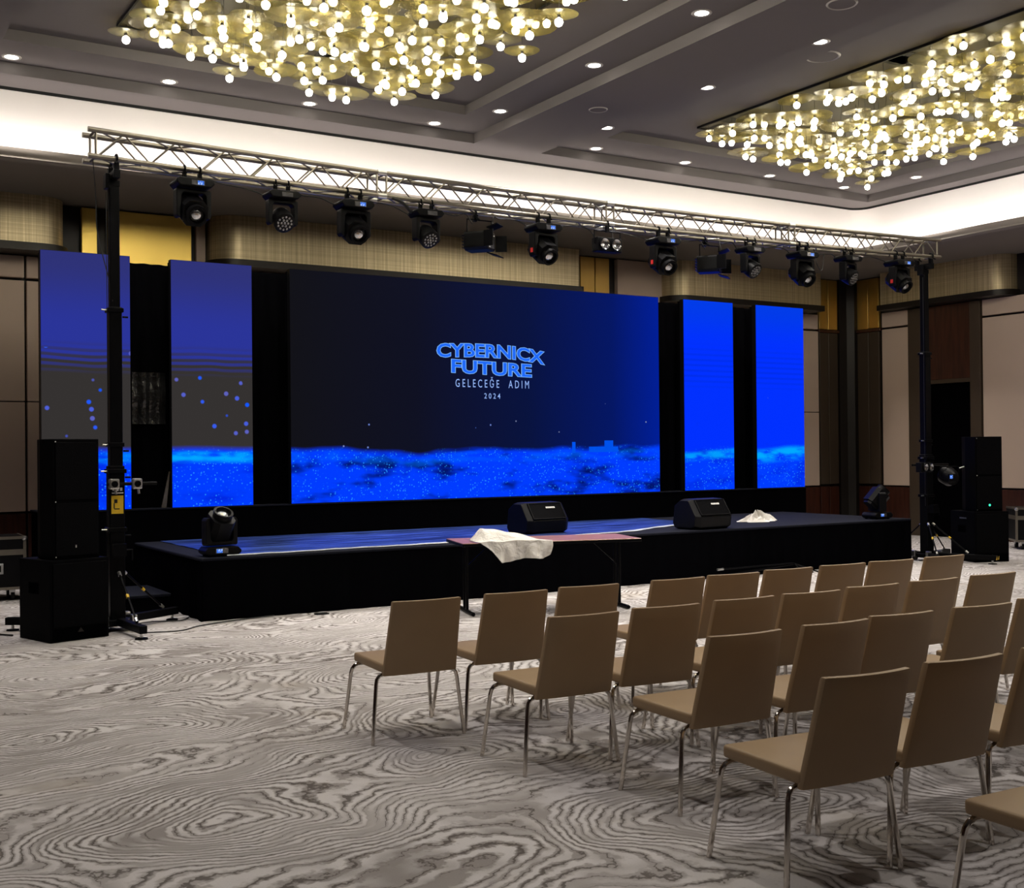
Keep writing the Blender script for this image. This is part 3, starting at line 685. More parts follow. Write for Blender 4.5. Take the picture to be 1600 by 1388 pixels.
# ================================================================== STAGE LAMPS
CLAMP = None
def clamp_mesh():
    global CLAMP
    if CLAMP is None:
        m = MB()
        pts = [(0, 0.034*math.cos(R_(a)), 0.034*math.sin(R_(a))) for a in range(-80, 221, 30)]
        m.tube(pts, 0.010, 6); m.box(-0.018, 0.018, -0.02, 0.02, -0.10, -0.03); m.tube([(0, -0.03, -0.02), (0, -0.065, -0.045)], 0.008, 6)
        CLAMP = m.mesh('clamp', 'blkm', True)
    return CLAMP
def oct_body(m, w, h, y0, y1, ch):
    m.prism([(-w+ch, -h), (w-ch, -h), (w, -h+ch), (w, h-ch), (w-ch, h), (-w+ch, h), (-w, h-ch), (-w, -h+ch)], y0, y1, 'y')
MH = {}
def mh_meshes(kind):
    if kind in MH: return MH[kind]
    d = {}
    b = MB(); b.prism([(-0.185, -0.05), (-0.15, -0.085), (0.15, -0.085), (0.185, -0.05), (0.185, -0.025), (0.15, 0.0), (-0.15, 0.0), (-0.185, -0.025)], -0.13, 0.13, 'y')
    d['base'] = b.mesh('base', 'blk', False, 0.012)
    p = MB(); p.box(-0.045, 0.085, -0.136, -0.13, -0.072, -0.022); d['panel'] = p.mesh('control_panel', 'ledlens', False, 0.002, 1)
    p = MB(); p.box(0.015, 0.075, -0.139, -0.1355, -0.066, -0.028); d['disp'] = p.mesh('display', 'disp')
    y = MB()
    y.prism([(-0.165, -0.095), (0.165, -0.095), (0.172, -0.115), (0.172, -0.35), (0.155, -0.375), (0.128, -0.375), (0.122, -0.16), (0.10, -0.135),
             (-0.10, -0.135), (-0.122, -0.16), (-0.128, -0.375), (-0.155, -0.375), (-0.172, -0.35), (-0.172, -0.115)], -0.055, 0.055, 'y')
    d['yoke'] = y.mesh('yoke', 'blk', False, 0.010)
    h = MB()
    if kind == 'beam':
        oct_body(h, 0.119, 0.125, -0.10, 0.13, 0.05); oct_body(h, 0.095, 0.10, 0.13, 0.17, 0.04)
        RX = Matrix.Rotation(R_(90), 4, 'X')
        h.lathe([(0.0, 0.09), (0.098, 0.09), (0.098, 0.15), (0.085, 0.155), (0.078, 0.155), (0.074, 0.12), (0.0, 0.12)], 20, RX)
        d['bezel'] = MB().lathe([(0.078, 0.150), (0.100, 0.150), (0.100, 0.166), (0.078, 0.166), (0.078, 0.150)], 24, RX).mesh('bezel', 'blkm', True)
        d['lens'] = MB().lathe([(0.0, 0.158), (0.03, 0.154), (0.055, 0.142), (0.070, 0.124)], 20, RX).mesh('lens', 'lens', True)
    else:
        h.lathe([(0.0, -0.12), (0.08, -0.11), (0.112, -0.05), (0.119, 0.02), (0.119, 0.11), (0.108, 0.118), (0.0, 0.112)], 24, Matrix.Rotation(R_(90), 4, 'X'))
        l = MB().lathe([(0.0, 0.010), (0.012, 0.007), (0.017, 0.0)], 10, Matrix.Rotation(R_(90), 4, 'X')); d['led'] = l.mesh('led_lens', 'ledlens', True)
    d['head'] = h.mesh('head', 'blk', True)
    d['tag'] = MB().box(-0.178, -0.1725, -0.02, 0.02, -0.33, -0.28).mesh('side_tag', 'red')
    MH[kind] = d; return d
def moving_head(kind, loc, label, pan=0.0, tilt=30.0, floor=False, redtag=False, disp_rot=0.0):
    d = mh_meshes(kind)
    t = thing('moving_head_light', label, 'stage light', loc, disp_rot, 'moving-head lights')
    if floor: t.rotation_euler = (0, math.pi, disp_rot)
    b = inst('base', d['base'], t); inst('control_panel', d['panel'], b)
    if kind == 'beam': inst('display', d['disp'], b)
    else: t.scale = (0.9, 0.9, 0.9)
    if not floor:
        for x in (-0.075, 0.075): inst('clamp', clamp_mesh(), t, (x, 0, 0.10))
    else:
        for x in (-0.13, 0.13):
            for y in (-0.09, 0.09): MB().tube([(x, y, 0.0), (x, y, 0.012)], 0.018, 8).build('foot', 'rubber', t)
    yk = inst('yoke', d['yoke'], t, (0, 0, 0), (0, 0, R_(pan)))
    if redtag: inst('side_tag', d['tag'], yk)
    pv = -0.295
    hd = inst('head', d['head'], t, (0, 0, pv), (R_(tilt), 0, R_(pan)))
    if kind == 'beam': inst('bezel', d['bezel'], hd); inst('lens', d['lens'], hd)
    else:
        for ring, n in ((0.0, 1), (0.038, 6), (0.077, 12)):
            for k in range(n): a = 2*math.pi*k/n; inst('led_lens', d['led'], hd, (ring*math.cos(a), -0.113, ring*math.sin(a)))
    return t
cz = lambda x: tz(x)-HT-0.10
beamlab = ['leftmost of the six large beam lights', 'second large beam light from the left', 'third large beam light from the left', 'fourth large beam light from the left', 'fifth large beam light from the left', 'rightmost of the six large beam lights']
for i, (x, pan, ti) in enumerate(((3.36, 2, 28), (5.06, 2, 30), (7.43, 6, 38), (9.19, 0, 34), (11.57, 0, 40), (13.48, 4, 40))):
    moving_head('beam', (x, TYF, cz(x)), 'black moving-head hung on the truss, %s' % beamlab[i], pan, ti, redtag=i in (2, 3, 5))
washlab = ['leftmost', 'second from left', 'third from left', 'rightmost']
for i, (x, pan, ti) in enumerate(((4.27, 0, 38), (5.91, 8, 40), (10.63, 12, 35), (12.44, 12, 30))):
    moving_head('wash', (x, TYF, cz(x)), 'black moving-head with honeycomb LED face on the truss, %s of four' % washlab[i], pan, ti)
# fresnel floods with barn doors
def flood(x, label):
    t = thing('flood_light', label, 'stage light', (x, TYR-0.10, tz(x)-HT), 0, 'flood lights on the truss')
    inst('clamp', clamp_mesh(), t, (0, 0.10, 0.0))
    y = MB(); y.tube([(-0.16, 0, -0.33), (-0.16, 0, -0.10), (0.16, 0, -0.10), (0.16, 0, -0.33)], 0.009, 6); y.tube([(0, 0.10, -0.03), (0, 0, -0.10)], 0.012, 6)
    y.build('yoke', 'blkm', t, True)
    b = MB(); b.prism([(-0.14, -0.26), (-0.12, -0.24), (0.12, -0.24), (0.14, -0.26), (0.14, -0.42), (0.10, -0.45), (-0.10, -0.45), (-0.14, -0.42)], -0.14, 0.14, 'y')
    hd = b.build('housing', 'blk', t, False, 0.01); hd.rotation_euler = (0, 0, R_(40))
    for s in (-1, 1):
        d = MB().box(-0.11, 0.11, -0.26, -0.13, -0.005, 0.005); o = d.build('barn_door', 'blkm', hd); o.location = (0, 0, -0.345+s*0.10); o.rotation_euler = (R_(-s*18), 0, 0)
        d = MB().box(-0.005, 0.005, -0.26, -0.13, -0.09, 0.09); o = d.build('barn_door', 'blkm', hd); o.location = (s*0.15, 0, -0.345); o.rotation_euler = (0, 0, R_(s*20))
    MB().box(-0.10, 0.10, -0.145, -0.138, -0.42, -0.27).build('lens', 'ledlens', hd)
    f = MB()
    for k in range(5): f.box(-0.12, 0.12, 0.14, 0.17, -0.42+k*0.035, -0.415+k*0.035)
    f.build('cooling_fins', 'blkm', hd)
flood(6.66, 'black barn-door flood light on the truss left of the middle beam light')
flood(10.06, 'black barn-door flood light on the truss right of the twin blinder')
def blinder(parent_loc, label, rz=0.0, sc=1.0, drop=0.17, hang=True):
    t = thing('twin_blinder_light', label, 'stage light', parent_loc, rz)
    t.scale = (sc, sc, sc)
    if hang:
        inst('clamp', clamp_mesh(), t, (0, 0, 0))
        MB().tube([(-0.19, 0, -drop-0.08), (-0.19, 0, -0.09), (0.19, 0, -0.09), (0.19, 0, -drop-0.08)], 0.010, 6).build('bracket', 'blkm', t, True)
    b = MB().box(-0.18, 0.18, -0.05, 0.07, -drop-0.17, -drop); h = b.build('housing', 'blk', t, False, 0.012)
    for x in (-0.085, 0.085):
        MB().lathe([(0.0, 0.0), (0.03, 0.004), (0.055, 0.018), (0.066, 0.026)], 16, Matrix.Translation((x, -0.052, -drop-0.085)) @ Matrix.Rotation(R_(90), 4, 'X')).build('reflector', 'lens', h, True)
        MB().lathe([(0.066, 0.0), (0.076, 0.0), (0.076, 0.03), (0.066, 0.03), (0.066, 0.0)], 18, Matrix.Translation((x, -0.05, -drop-0.085)) @ Matrix.Rotation(R_(90), 4, 'X')).build('lamp_ring', 'blkm', h, True)
    return t
blinder((8.34, TYF, tz(8.34)-HT), 'black twin blinder with two round silver lamps near mid-truss')
# floor heads on the stage
moving_head('beam', (3.72, 11.66, SZ+0.012), 'black moving-head standing on the front left stage corner, lens upward', -10, 58, floor=True)
moving_head('beam', (13.45, 11.72, SZ+0.012), 'black moving-head standing on the right end of the stage, tilted sideways', -70, 48, floor=True, redtag=True)

# ================================================================== LIFTING TOWERS
def tower(x, y, label, front_rot, legs):
    t = thing('lifting_tower', label, 'lifting tower', (x, y, 0), R_(front_rot), 'telescopic lifting towers')
    top = tz(x)-HT
    MB().box(-0.070, 0.070, -0.070, 0.070, 0.05, 1.55).build('mast_lower', 'blkm', t, False, 0.006, 1)
    MB().box(-0.058, 0.058, -0.058, 0.058, 1.5, 3.05).build('mast_middle', 'blkm', t, False, 0.006, 1)
    MB().box(-0.046, 0.046, -0.046, 0.046, 3.0, top-0.22).build('mast_upper', 'blkm', t, False, 0.006, 1)
    for z, s in ((1.50, 0.085), (3.02, 0.072), (1.75, 0.070), (0.95, 0.085)):
        c = MB().box(-s, s, -s, s, z-0.02, z+0.02).build('collar', 'blkm', t, False, 0.004, 1)
        MB().tube([(-s, -0.02, z), (-s-0.05, -0.02, z)], 0.008, 6).build('pin', 'silver', c, True)
        MB().tube([(s, -0.02, z-0.06), (s+0.05, -0.02, z-0.06)], 0.010, 6).build('pin', 'blkm', c, True)
    hd = MB(); hd.box(-0.05, 0.05, -0.05, 0.05, top-0.24, top-0.18); hd.box(-0.03, 0.03, -0.16, 0.15, top-0.18, top-0.10); hd.box(-0.08, -0.04, -0.05, 0.06, top-0.26, top-0.12)
    h = hd.build('truss_adapter', 'blkm', t, False, 0.005, 1)
    inst('clamp', clamp_mesh(), h, (0, -0.125, top), (0, 0, 0), (1.2, 1.2, 1.2)); inst('clamp', clamp_mesh(), h, (0, 0.115, top), (0, 0, 0), (1.2, 1.2, 1.2))
    MB().box(-0.14, 0.14, -0.14, 0.14, 0.05, 0.11).build('base_plate', 'blkm', t, False, 0.006, 1)
    for a, ll in legs:
        ca, sa = math.cos(R_(a)), math.sin(R_(a)); ra = Matrix.Rotation(R_(a), 4, 'Z')
        lg = MB().box(0.12, ll, -0.035, 0.035, 0.055, 0.125).xf(ra).build('outrigger_leg', 'blkm', t, False, 0.004, 1)
        MB().tube([((ll-0.06)*ca, (ll-0.06)*sa, 0.0), ((ll-0.06)*ca, (ll-0.06)*sa, 0.06)], 0.014, 8).build('jack', 'silver', lg, True)
        MB().lathe([(0.0, 0.0), (0.06, 0.0), (0.055, 0.012), (0.0, 0.016)], 14, Matrix.Translation(((ll-0.06)*ca, (ll-0.06)*sa, 0))).build('foot_pad', 'blkm', lg, True)
        b = rod('brace', (0.085*ca, 0.085*sa, 0.55), (0.60*ca, 0.60*sa, 0.14), 0.011, 'blkm', t)
        for f0, f1 in ((0.0, 0.07), (0.93, 1.0)):
            p = Vector((0.085*ca, 0.085*sa, 0.55)); q = Vector((0.60*ca, 0.60*sa, 0.14)); rod('brace_end', p.lerp(q, f0), p.lerp(q, f1), 0.017, 'silver', t)
        rod('marker_tape', p.lerp(q, 0.46), p.lerp(q, 0.52), 0.014, 'yellow', t)
    for sx, sy in ((0.13, -0.13), (-0.13, -0.13), (0.13, 0.13), (-0.13, 0.13)):
        f = MB(); f.box(sx-0.025, sx+0.025, sy-0.035, sy+0.035, 0.06, 0.15); ck = f.build('caster', 'silver', t, False, 0.004, 1)
        MB().lathe([(0.0, -0.015), (0.04, -0.015), (0.045, 0.0), (0.04, 0.015), (0.0, 0.015)], 16, Matrix.Translation((sx, sy-0.02, 0.047)) @ Matrix.Rotation(R_(90), 4, 'Y')).build('wheel', 'rubber', ck, True)
    wn_ = MB(); wn_.box(-0.06, 0.06, -0.17, -0.07, 0.70, 0.82); wn_.tube([(0.06, -0.12, 0.76), (0.12, -0.12, 0.76), (0.12, -0.12, 0.66)], 0.010, 6)
    wn_.tube([(-0.05, -0.12, 0.76), (0.05, -0.12, 0.76)], 0.05, 12); wn_.build('winch', 'blkm', t, True)
    MB().tube([(-0.075, -0.04, top-0.3), (-0.075, -0.04, 0.8)], 0.004, 5).build('lift_cable', 'cable', t)
    return t
TL = tower(2.645, 11.425, 'black telescopic lifting tower with yellow sticker at the left end of the truss', 0, ((-86, 0.78), (30, 0.78), (147, 1.05), (90, 0.8)))
MB().box(-0.055, 0.055, -0.0725, -0.0705, 1.10, 1.27).build('warning_sticker', 'yellow', TL)
w_ = MB()
for k, (a, b, z0, z1) in enumerate(((-0.03, 0.0, 1.20, 1.235), (-0.035, -0.025, 1.15, 1.20), (-0.03, 0.02, 1.14, 1.15))): w_.box(a, b, -0.0735, -0.0722, z0, z1)
w_.build('sticker_print', 'bronze', TL)
w_ = MB()
for k in range(3): w_.box(-0.045+k*0.034, -0.022+k*0.034, -0.0725, -0.0705, 1.315, 1.345)
w_.box(-0.05, 0.055, -0.0725, -0.0705, 1.29, 1.30); w_.build('maker_mark', 'white', TL)
MB().tube([(-0.10, -0.10, 1.38), (0.36, -0.10, 1.38)], 0.016, 8).build('cross_bar', 'blkm', TL, True)
for x in (-0.04, 0.17):
    c = MB(); c.box(x-0.045, x+0.045, -0.15, -0.08, 1.33, 1.43); o = c.build('bar_clamp', 'silver', TL, False, 0.015)
    MB().lathe([(0.0, 0.02), (0.028, 0.015), (0.032, 0.0)], 12, Matrix.Translation((x, -0.15, 1.38)) @ Matrix.Rotation(R_(90), 4, 'X')).build('bolt', 'blkm', o, True)
    MB().tube([(x+0.01, -0.13, 1.33), (x+0.015, -0.13, 1.285)], 0.012, 6).build('clamp_screw', 'silver', o, True)
TRr = tower(14.16, 11.425, 'black telescopic lifting tower with small lamps at the right end of the truss', 0, ((-74, 1.0), (15, 0.75), (88, 0.78), (-128, 0.62)))
MB().tube([(-0.42, -0.10, 1.40), (0.36, -0.10, 1.40)], 0.016, 8).build('cross_bar', 'blkm', TRr, True)
for k in (0, 1): MB().prism([(-0.03+k*0.07, 0.0), (0.015+k*0.07, 0.0), (0.015+k*0.07, 0.05)], -0.003, 0.0, 'y').build('hazard_mark', 'yellow', TRr, loc=(0.27, -0.964, 0.065), rot=(0, 0, R_(16)))
blinder((13.88, 11.22, 1.47), 'small twin lamp bar clamped to the right lifting tower', R_(8), 0.82, 0.04, False)
t = thing('par_light', 'dark round stage light with blue display on the right lifting tower', 'stage light', (14.36, 11.18, 1.22), R_(-20))
MB().lathe([(0.0, -0.12), (0.09, -0.11), (0.13, -0.03), (0.135, 0.10), (0.12, 0.10), (0.115, 0.02), (0.0, 0.0)], 20, Matrix.Rotation(R_(-70), 4, 'X')).build('housing', 'blk', t, True)
MB().tube([(-0.15, 0, 0.0), (-0.15, 0, 0.15), (0.15, 0, 0.15), (0.15, 0, 0.0)], 0.010, 6).build('yoke', 'blkm', t, True)
MB().box(-0.07, -0.03, -0.135, -0.125, -0.02, 0.03).build('display', 'disp', t)
MB().box(-0.085, 0.03, -0.127, -0.05, -0.07, 0.05).build('rear_box', 'blk', t, False, 0.01)
MB().tube([(0.10, -0.10, 0.13), (0.17, -0.11, 0.15)], 0.009, 8).build('handle', 'silver', t, True)

# ================================================================== LOUDSPEAKERS
def speaker_stack(x, y, rz, side):
    c, s = math.cos(rz), math.sin(rz)
    L = 'left' if side < 0 else 'right'
    sub = thing('subwoofer', 'large black subwoofer cabinet on the floor at the %s end of the stage' % L, 'subwoofer', (x, y, 0), rz)
    w, d, h = 0.56, 0.58, 0.725
    MB().box(0, w, 0.012, d, 0.0, h).build('cabinet', 'cab', sub, False, 0.008)
    MB().box(0.025, w-0.025, 0.0, 0.014, 0.13, h-0.03).build('grille', 'grille', sub, False, 0.004, 1)
    MB().box(0.025, w-0.025, 0.004, 0.014, 0.02, 0.115).build('port', 'void', sub, False, 0.004, 1)
    MB().prism([(w/2-0.03, 0.075), (w/2+0.03, 0.075), (w/2, 0.115)], -0.002, 0.004, 'y').build('badge', 'bronze', sub)
    for xx in (-0.002, w-0.004): MB().box(xx, xx+0.006, 0.22, 0.40, 0.42, 0.52).build('side_handle', 'void', sub, False, 0.002, 1)
    tp = thing('line_speaker', 'tall black loudspeaker standing on the %s subwoofer' % L, 'loudspeaker', (x+c*0.06-s*0.05, y+s*0.06+c*0.05, h), rz)
    tw, td, th = 0.44, 0.42, 1.075
    MB().prism([(0.0, 0.014), (tw, 0.014), (tw, td*0.6), (tw-0.06, td), (0.06, td), (0, td*0.6)], 0, th).build('cabinet', 'cab', tp, False, 0.008)
    for z0, z1 in ((0.03, 0.50), (0.53, th-0.03)): MB().box(0.02, tw-0.02, 0.0, 0.016, z0, z1).build('grille', 'grille', tp, False, 0.004, 1)
    for z in (0.025, 0.515, th-0.025): MB().lathe([(0.0, 0.004), (0.006, 0.0)], 8, Matrix.Translation((0.018, 0.0, z)) @ Matrix.Rotation(R_(90), 4, 'X')).build('screw', 'silver', tp)
    if side < 0: MB().box(0.20, 0.212, -0.003, 0.0, 0.10, 0.125).build('logo_plate', 'silver', tp)
    else:
        MB().lathe([(0.0, 0.008), (0.014, 0.004), (0.018, 0.0)], 12, Matrix.Translation((0.22, 0.0, 0.09)) @ Matrix.Rotation(R_(90), 4, 'X')).build('power_led', 'green', tp, True)
        MB().box(-0.003, 0.001, 0.20, 0.36, h-0.11, h-0.09).build('side_logo', 'silver', sub)
    return sub
speaker_stack(1.965, 10.90, R_(17), -1)
speaker_stack(14.42, 10.80, R_(-18), 1)
# wedge monitors
def monitor(x, y, rz, label):
    t = thing('floor_monitor', label, 'floor monitor', (x, y, SZ+0.001), rz, 'stage monitors')
    hw = 0.35
    prof = [(-0.22, 0.03), (-0.16, 0.0), (0.20, 0.0), (0.24, 0.06), (0.20, 0.31), (0.08, 0.39), (-0.09, 0.385), (-0.24, 0.165)]
    m = MB()
    A = [m.bm.verts.new((-hw+0.05, p[0]*0.86+0.01, 0.02+p[1]*0.90)) for p in prof]; B = [m.bm.verts.new((-hw+0.12, p[0], p[1])) for p in prof]
    C = [m.bm.verts.new((hw-0.06, p[0], p[1])) for p in prof]; D = [m.bm.verts.new((hw, p[0]*0.90+0.01, 0.015+p[1]*0.93)) for p in prof]
    n = len(prof)
    for P, Q in ((A, B), (B, C), (C, D)):
        for i in range(n): m.bm.faces.new((P[i], P[(i+1) % n], Q[(i+1) % n], Q[i]))
    m.bm.faces.new(A); m.bm.faces.new(D)
    m.build('cabinet', 'blk', t, False, 0.008)
    # grille on the sloping face from (-0.245,0.11) to (0.02,0.385)
    a = math.atan2(0.22, 0.15); T = Matrix.Translation((0.03, -0.165-0.004, 0.275+0.004)) @ Matrix.Rotation(a, 4, 'X')
    MB().box(-0.25, 0.25, -0.105, 0.105, -0.006, 0.010).xf(T).build('grille', 'grille', t, False, 0.006)
    f = MB()
    f.box(-0.265, 0.265, 0.105, 0.118, -0.004, 0.016); f.box(-0.265, 0.265, -0.118, -0.105, -0.004, 0.016); f.box(-0.265, -0.25, -0.105, 0.105, -0.004, 0.016); f.box(0.25, 0.265, -0.105, 0.105, -0.004, 0.016)
    f.xf(T).build('grille_frame', 'blk', t, False, 0.003, 1)
    lg = MB()
    for k in range(7): lg.box(0.0+k*0.021, 0.016+k*0.021, 0.035, 0.058, 0.010, 0.013)
    lg.xf(T).build('logo', 'white', t)
monitor(7.98, 12.36, R_(6), 'black wedge monitor on the stage behind the folding table')
monitor(10.12, 11.72, R_(4), 'black wedge monitor near the front stage edge, right of the table')

# ================================================================== FLIGHT CASES
def flight_case(x, y, rz, w, d, h, label):
    t = thing('flight_case', label, 'flight case', (x, y, 0), rz)
    z0 = 0.13
    b = MB().box(0, w, 0, d, z0, z0+h*0.70).build('body', 'ply', t)
    l = MB().box(0, w, 0, d, z0+h*0.70, z0+h).build('lid', 'ply', t)
    e = MB()
    for zz in (z0+0.012, z0+h*0.70-0.012, z0+h*0.70+0.02, z0+h-0.012):
        e.box(-0.006, w+0.006, -0.006, 0.012, zz-0.016, zz+0.016); e.box(-0.006, 0.012, -0.006, d, zz-0.016, zz+0.016); e.box(w-0.012, w+0.006, -0.006, d, zz-0.016, zz+0.016)
    for xx in (0, w): e.box(xx-0.016, xx+0.016, -0.008, 0.02, z0, z0+h)
    e.build('aluminium_edging', 'alu', t)
    for px, py in ((0, 0), (w, 0)):
        MB().lathe([(0, 0.03), (0.025, 0.02), (0.032, 0.0), (0.025, -0.02), (0, -0.03)], 10, Matrix.Translation((px, py, z0+h-0.02))).build('ball_corner', 'silver', t, True)
    for xx in (0.28*w, 0.72*w):
        f = MB(); f.box(xx-0.08, xx+0.08, -0.01, 0.0, z0+h*0.30, z0+h*0.50); hf = f.build('handle_dish', 'silver', t, False, 0.003, 1)
        MB().box(xx-0.055, xx+0.055, -0.014, -0.008, z0+h*0.34, z0+h*0.46).build('handle', 'blkm', hf, False, 0.002, 1)
    MB().box(w/2-0.05, w/2+0.05, -0.012, 0.0, z0+h*0.63, z0+h*0.78).build('butterfly_catch', 'silver', t, False, 0.004, 1)
    for px in (0.12, w-0.12):
        for py in (0.12, d-0.12):
            MB().lathe([(0, -0.02), (0.05, -0.02), (0.05, 0.02), (0, 0.02)], 14, Matrix.Translation((px, py, 0.05)) @ Matrix.Rotation(R_(90), 4, 'Y')).build('caster', 'rubber', t, True)
            MB().box(px-0.03, px+0.03, py-0.03, py+0.03, 0.06, z0).build('caster_fork', 'silver', t)
flight_case(1.22, 14.45, R_(-2), 1.1, 0.6, 0.60, 'black flight case with aluminium edges behind the left speakers')
flight_case(16.72, 11.75, R_(-40), 1.1, 0.6, 0.54, 'black flight case with aluminium edges behind the right speakers')

# ================================================================== TABLE WITH CLOTH
TBX, TBY, TBR = 6.72, 10.28, R_(-16)
tb = thing('folding_table', 'brown-topped folding banquet table standing before the stage', 'table', (TBX, TBY, 0), TBR)
MB().box(-0.95, 0.95, -0.375, 0.375, 0.715, 0.74).build('tabletop', 'lam', tb, False, 0.004, 1)
MB().box(-0.952, 0.952, -0.377, 0.377, 0.705, 0.735).build('edge_band', 'blkm', tb, False, 0.003, 1)
for s in (-1, 1):
    x = s*0.83
    for yy in (-0.03, 0.10 if s > 0 else 0.08): MB().box(x-0.014, x+0.014, yy-0.014, yy+0.014, 0.03, 0.71).build('leg', 'blkm', tb, False, 0.003, 1)
    MB().tube([(x, -0.30, 0.022), (x, 0.30, 0.022)], 0.020, 8).build('foot_bar', 'blkm', tb, True)
    MB().tube([(x, 0.035, 0.45), (x-s*0.28, 0.035, 0.70)], 0.009, 6).build('folding_strut', 'blkm', tb, True)
def clothf(u, v):
    # u along the table, v from the pile on top over the front edge and down
    lim = 0.52
    xl = -0.80 + 0.10*v - 0.05*math.sin(v*4.5); xr = -0.22 + 0.20*min(v/0.5, 1) - 0.03*max(0, v-0.7)/0.3
    x = xl + u*(xr-xl)
    f1 = math.sin(u*11+v*3.0)*0.5+math.sin(u*19-v*4.0+1.0)*0.3; f2 = math.sin(v*9+u*6)
    edge = min(1, 6*u, 6*(1-u))
    if v < lim:
        q = v/lim; y = -0.02 - q*0.375
        pile = math.exp(-((u-0.30)/0.34)**2)*math.sin(math.pi*min(1, 0.12+q*0.95))
        z = 0.748 + 0.095*pile*edge + edge*0.032*(1+f1)*(0.4+0.6*(1-q)) + 0.010*edge*(1+f2)*(1-q)
    else:
        q = (v-lim)/(1-lim)
        drop = 0.20*(1-0.15*u) - 0.10*max(0, 0.14-u)/0.14 + 0.012*math.sin(u*8) - 0.04*max(0, u-0.88)/0.12
        fold = (f1*0.045+0.012*math.sin(u*37+v*6))*q
        y = -0.395 - 0.02*math.sin(q*1.5) + fold; z = 0.748 + edge*0.008*(1+f1)*(1-q) - drop*q
    return (x, y, z)
cl = MB().grid(clothf, 60, 44).build('crumpled_cloth', 'cloth', None, True)
tag(cl, 'white crumpled tablecloth draped over the left end of the folding table', 'cloth')
cl.location = (TBX, TBY, 0); cl.rotation_euler = (0, 0, TBR)
md = cl.modifiers.new('thick', 'SOLIDIFY'); md.thickness = 0.004
def lump(u, v):
    a = 2*math.pi*u; r = v*(0.26+0.05*math.sin(a*3+1)+0.03*math.sin(a*7))
    h = 0.15*(1-v**1.6)*(0.6+0.4*math.sin(a*2+0.6)) + 0.022*math.sin(a*9+v*8)*v*(1-v)*4 + 0.02*math.sin(v*19+a*3)*(1-v)
    return (r*math.cos(a)*1.25, r*math.sin(a)*0.7, max(0.002, h))
c2 = MB().grid(lump, 54, 18).build('crumpled_cloth', 'cloth', None, True); c2.location = (11.70, 12.35, SZ+0.002)
tag(c2, 'white crumpled cloth lying on the stage beside the right monitor', 'cloth')

# ================================================================== CHAIRS
def chair_meshes():
    d = {}
    m = MB(); n = 8
    # seat cushion: slightly crowned box with a waterfall front
    def top(u, v): x = (u-0.5)*(0.45+0.01*v); y = -0.235+v*0.475; return (x, y, 0.452+0.010*math.sin(math.pi*u)*math.sin(math.pi*v)-0.018*max(0, v-0.8)/0.2)
    s = MB().box(-0.228, 0.228, -0.235, 0.24, 0.402, 0.455)
    d['seat'] = s.mesh('seat', 'leather', True, 0.016, 3)
    b = MB()
    def back(u, v, off):
        x = (u-0.5)*(0.455-0.035*v); y = -0.205 - 0.115*v - 0.030*(1-(2*u-1)**2)*(0.4+0.6*v) - off
        return (x, y, 0.385+0.435*v)
    N, K = 10, 6
    F = [[b.bm.verts.new(back(i/N, j/K, 0.0)) for j in range(K+1)] for i in range(N+1)]
    G = [[b.bm.verts.new(back(i/N, j/K, 0.034)) for j in range(K+1)] for i in range(N+1)]
    for i in range(N):
        for j in range(K):
            b.bm.faces.new((F[i][j], F[i+1][j], F[i+1][j+1], F[i][j+1])); b.bm.faces.new((G[i][j], G[i+1][j], G[i+1][j+1], G[i][j+1]))
        b.bm.faces.new((F[i][0], F[i+1][0], G[i+1][0], G[i][0])); b.bm.faces.new((F[i][K], F[i+1][K], G[i+1][K], G[i][K]))
    for j in range(K):
        for i in (0, N): b.bm.faces.new((F[i][j], F[i][j+1], G[i][j+1], G[i][j]))
    d['backrest'] = b.mesh('backrest', 'leather', True, 0.010, 2)
    for nm, sx, yt, yf in (('fl', -1, 0.215, 0.26), ('fr', 1, 0.215, 0.26), ('rl', -1, -0.185, -0.215), ('rr', 1, -0.185, -0.215)):
        pts = [(sx*0.285, yf, 0.0), (sx*0.252, yt+(yf-yt)*0.15, 0.335), (sx*0.246, yt+(yf-yt)*0.06, 0.362), (sx*0.232, yt, 0.380), (sx*0.208, yt, 0.389), (sx*0.0, yt, 0.390)]
        d[nm] = MB().tube(pts, 0.0115, 8).mesh('leg', 'chrome', True)
    return d
CH = chair_meshes()
GL = MB().lathe([(0, 0.0), (0.016, 0.0), (0.016, 0.010), (0, 0.012)], 8).mesh('glide', 'rubber')
def chair(x, y, rz, label):
    t = thing('banquet_chair', label, 'chair', (x, y, 0.0), R_(rz), 'tan chairs in rows facing the stage')
    inst('seat', CH['seat'], t); inst('backrest', CH['backrest'], t)
    for k in ('fl', 'fr', 'rl', 'rr'): inst('leg', CH[k], t)
rows = [('front row nearest the stage', 5.93, (3.10, 3.70, 4.25, 4.92, 5.42, 5.95, 6.48, 6.99, 7.57)),
        ('second row from the stage', 4.91, (3.47, 4.03, 4.58, 5.10, 5.63, 6.17, 6.76)),
        ('third row from the stage', 3.99, (3.71, 4.29, 4.80, 5.39, 5.97)),
        ('fourth row from the stage', 3.02, (3.43, 3.98, 4.57)),
        ('fifth row, nearest the camera', 2.02, (3.62, 4.2))]
nth = ['leftmost', 'second from left', 'third from left', 'fourth from left', 'fifth from left', 'sixth from left', 'seventh from left', 'eighth from left', 'ninth from left']
rnd = random.Random(3)
for nm, y, xs_ in rows:
    for i, x in enumerate(xs_):
        chair(x, y+0.335+rnd.uniform(-0.02, 0.02), -4+rnd.uniform(-2, 2), 'tan chair with chrome legs in the %s, %s' % (nm, nth[i]))

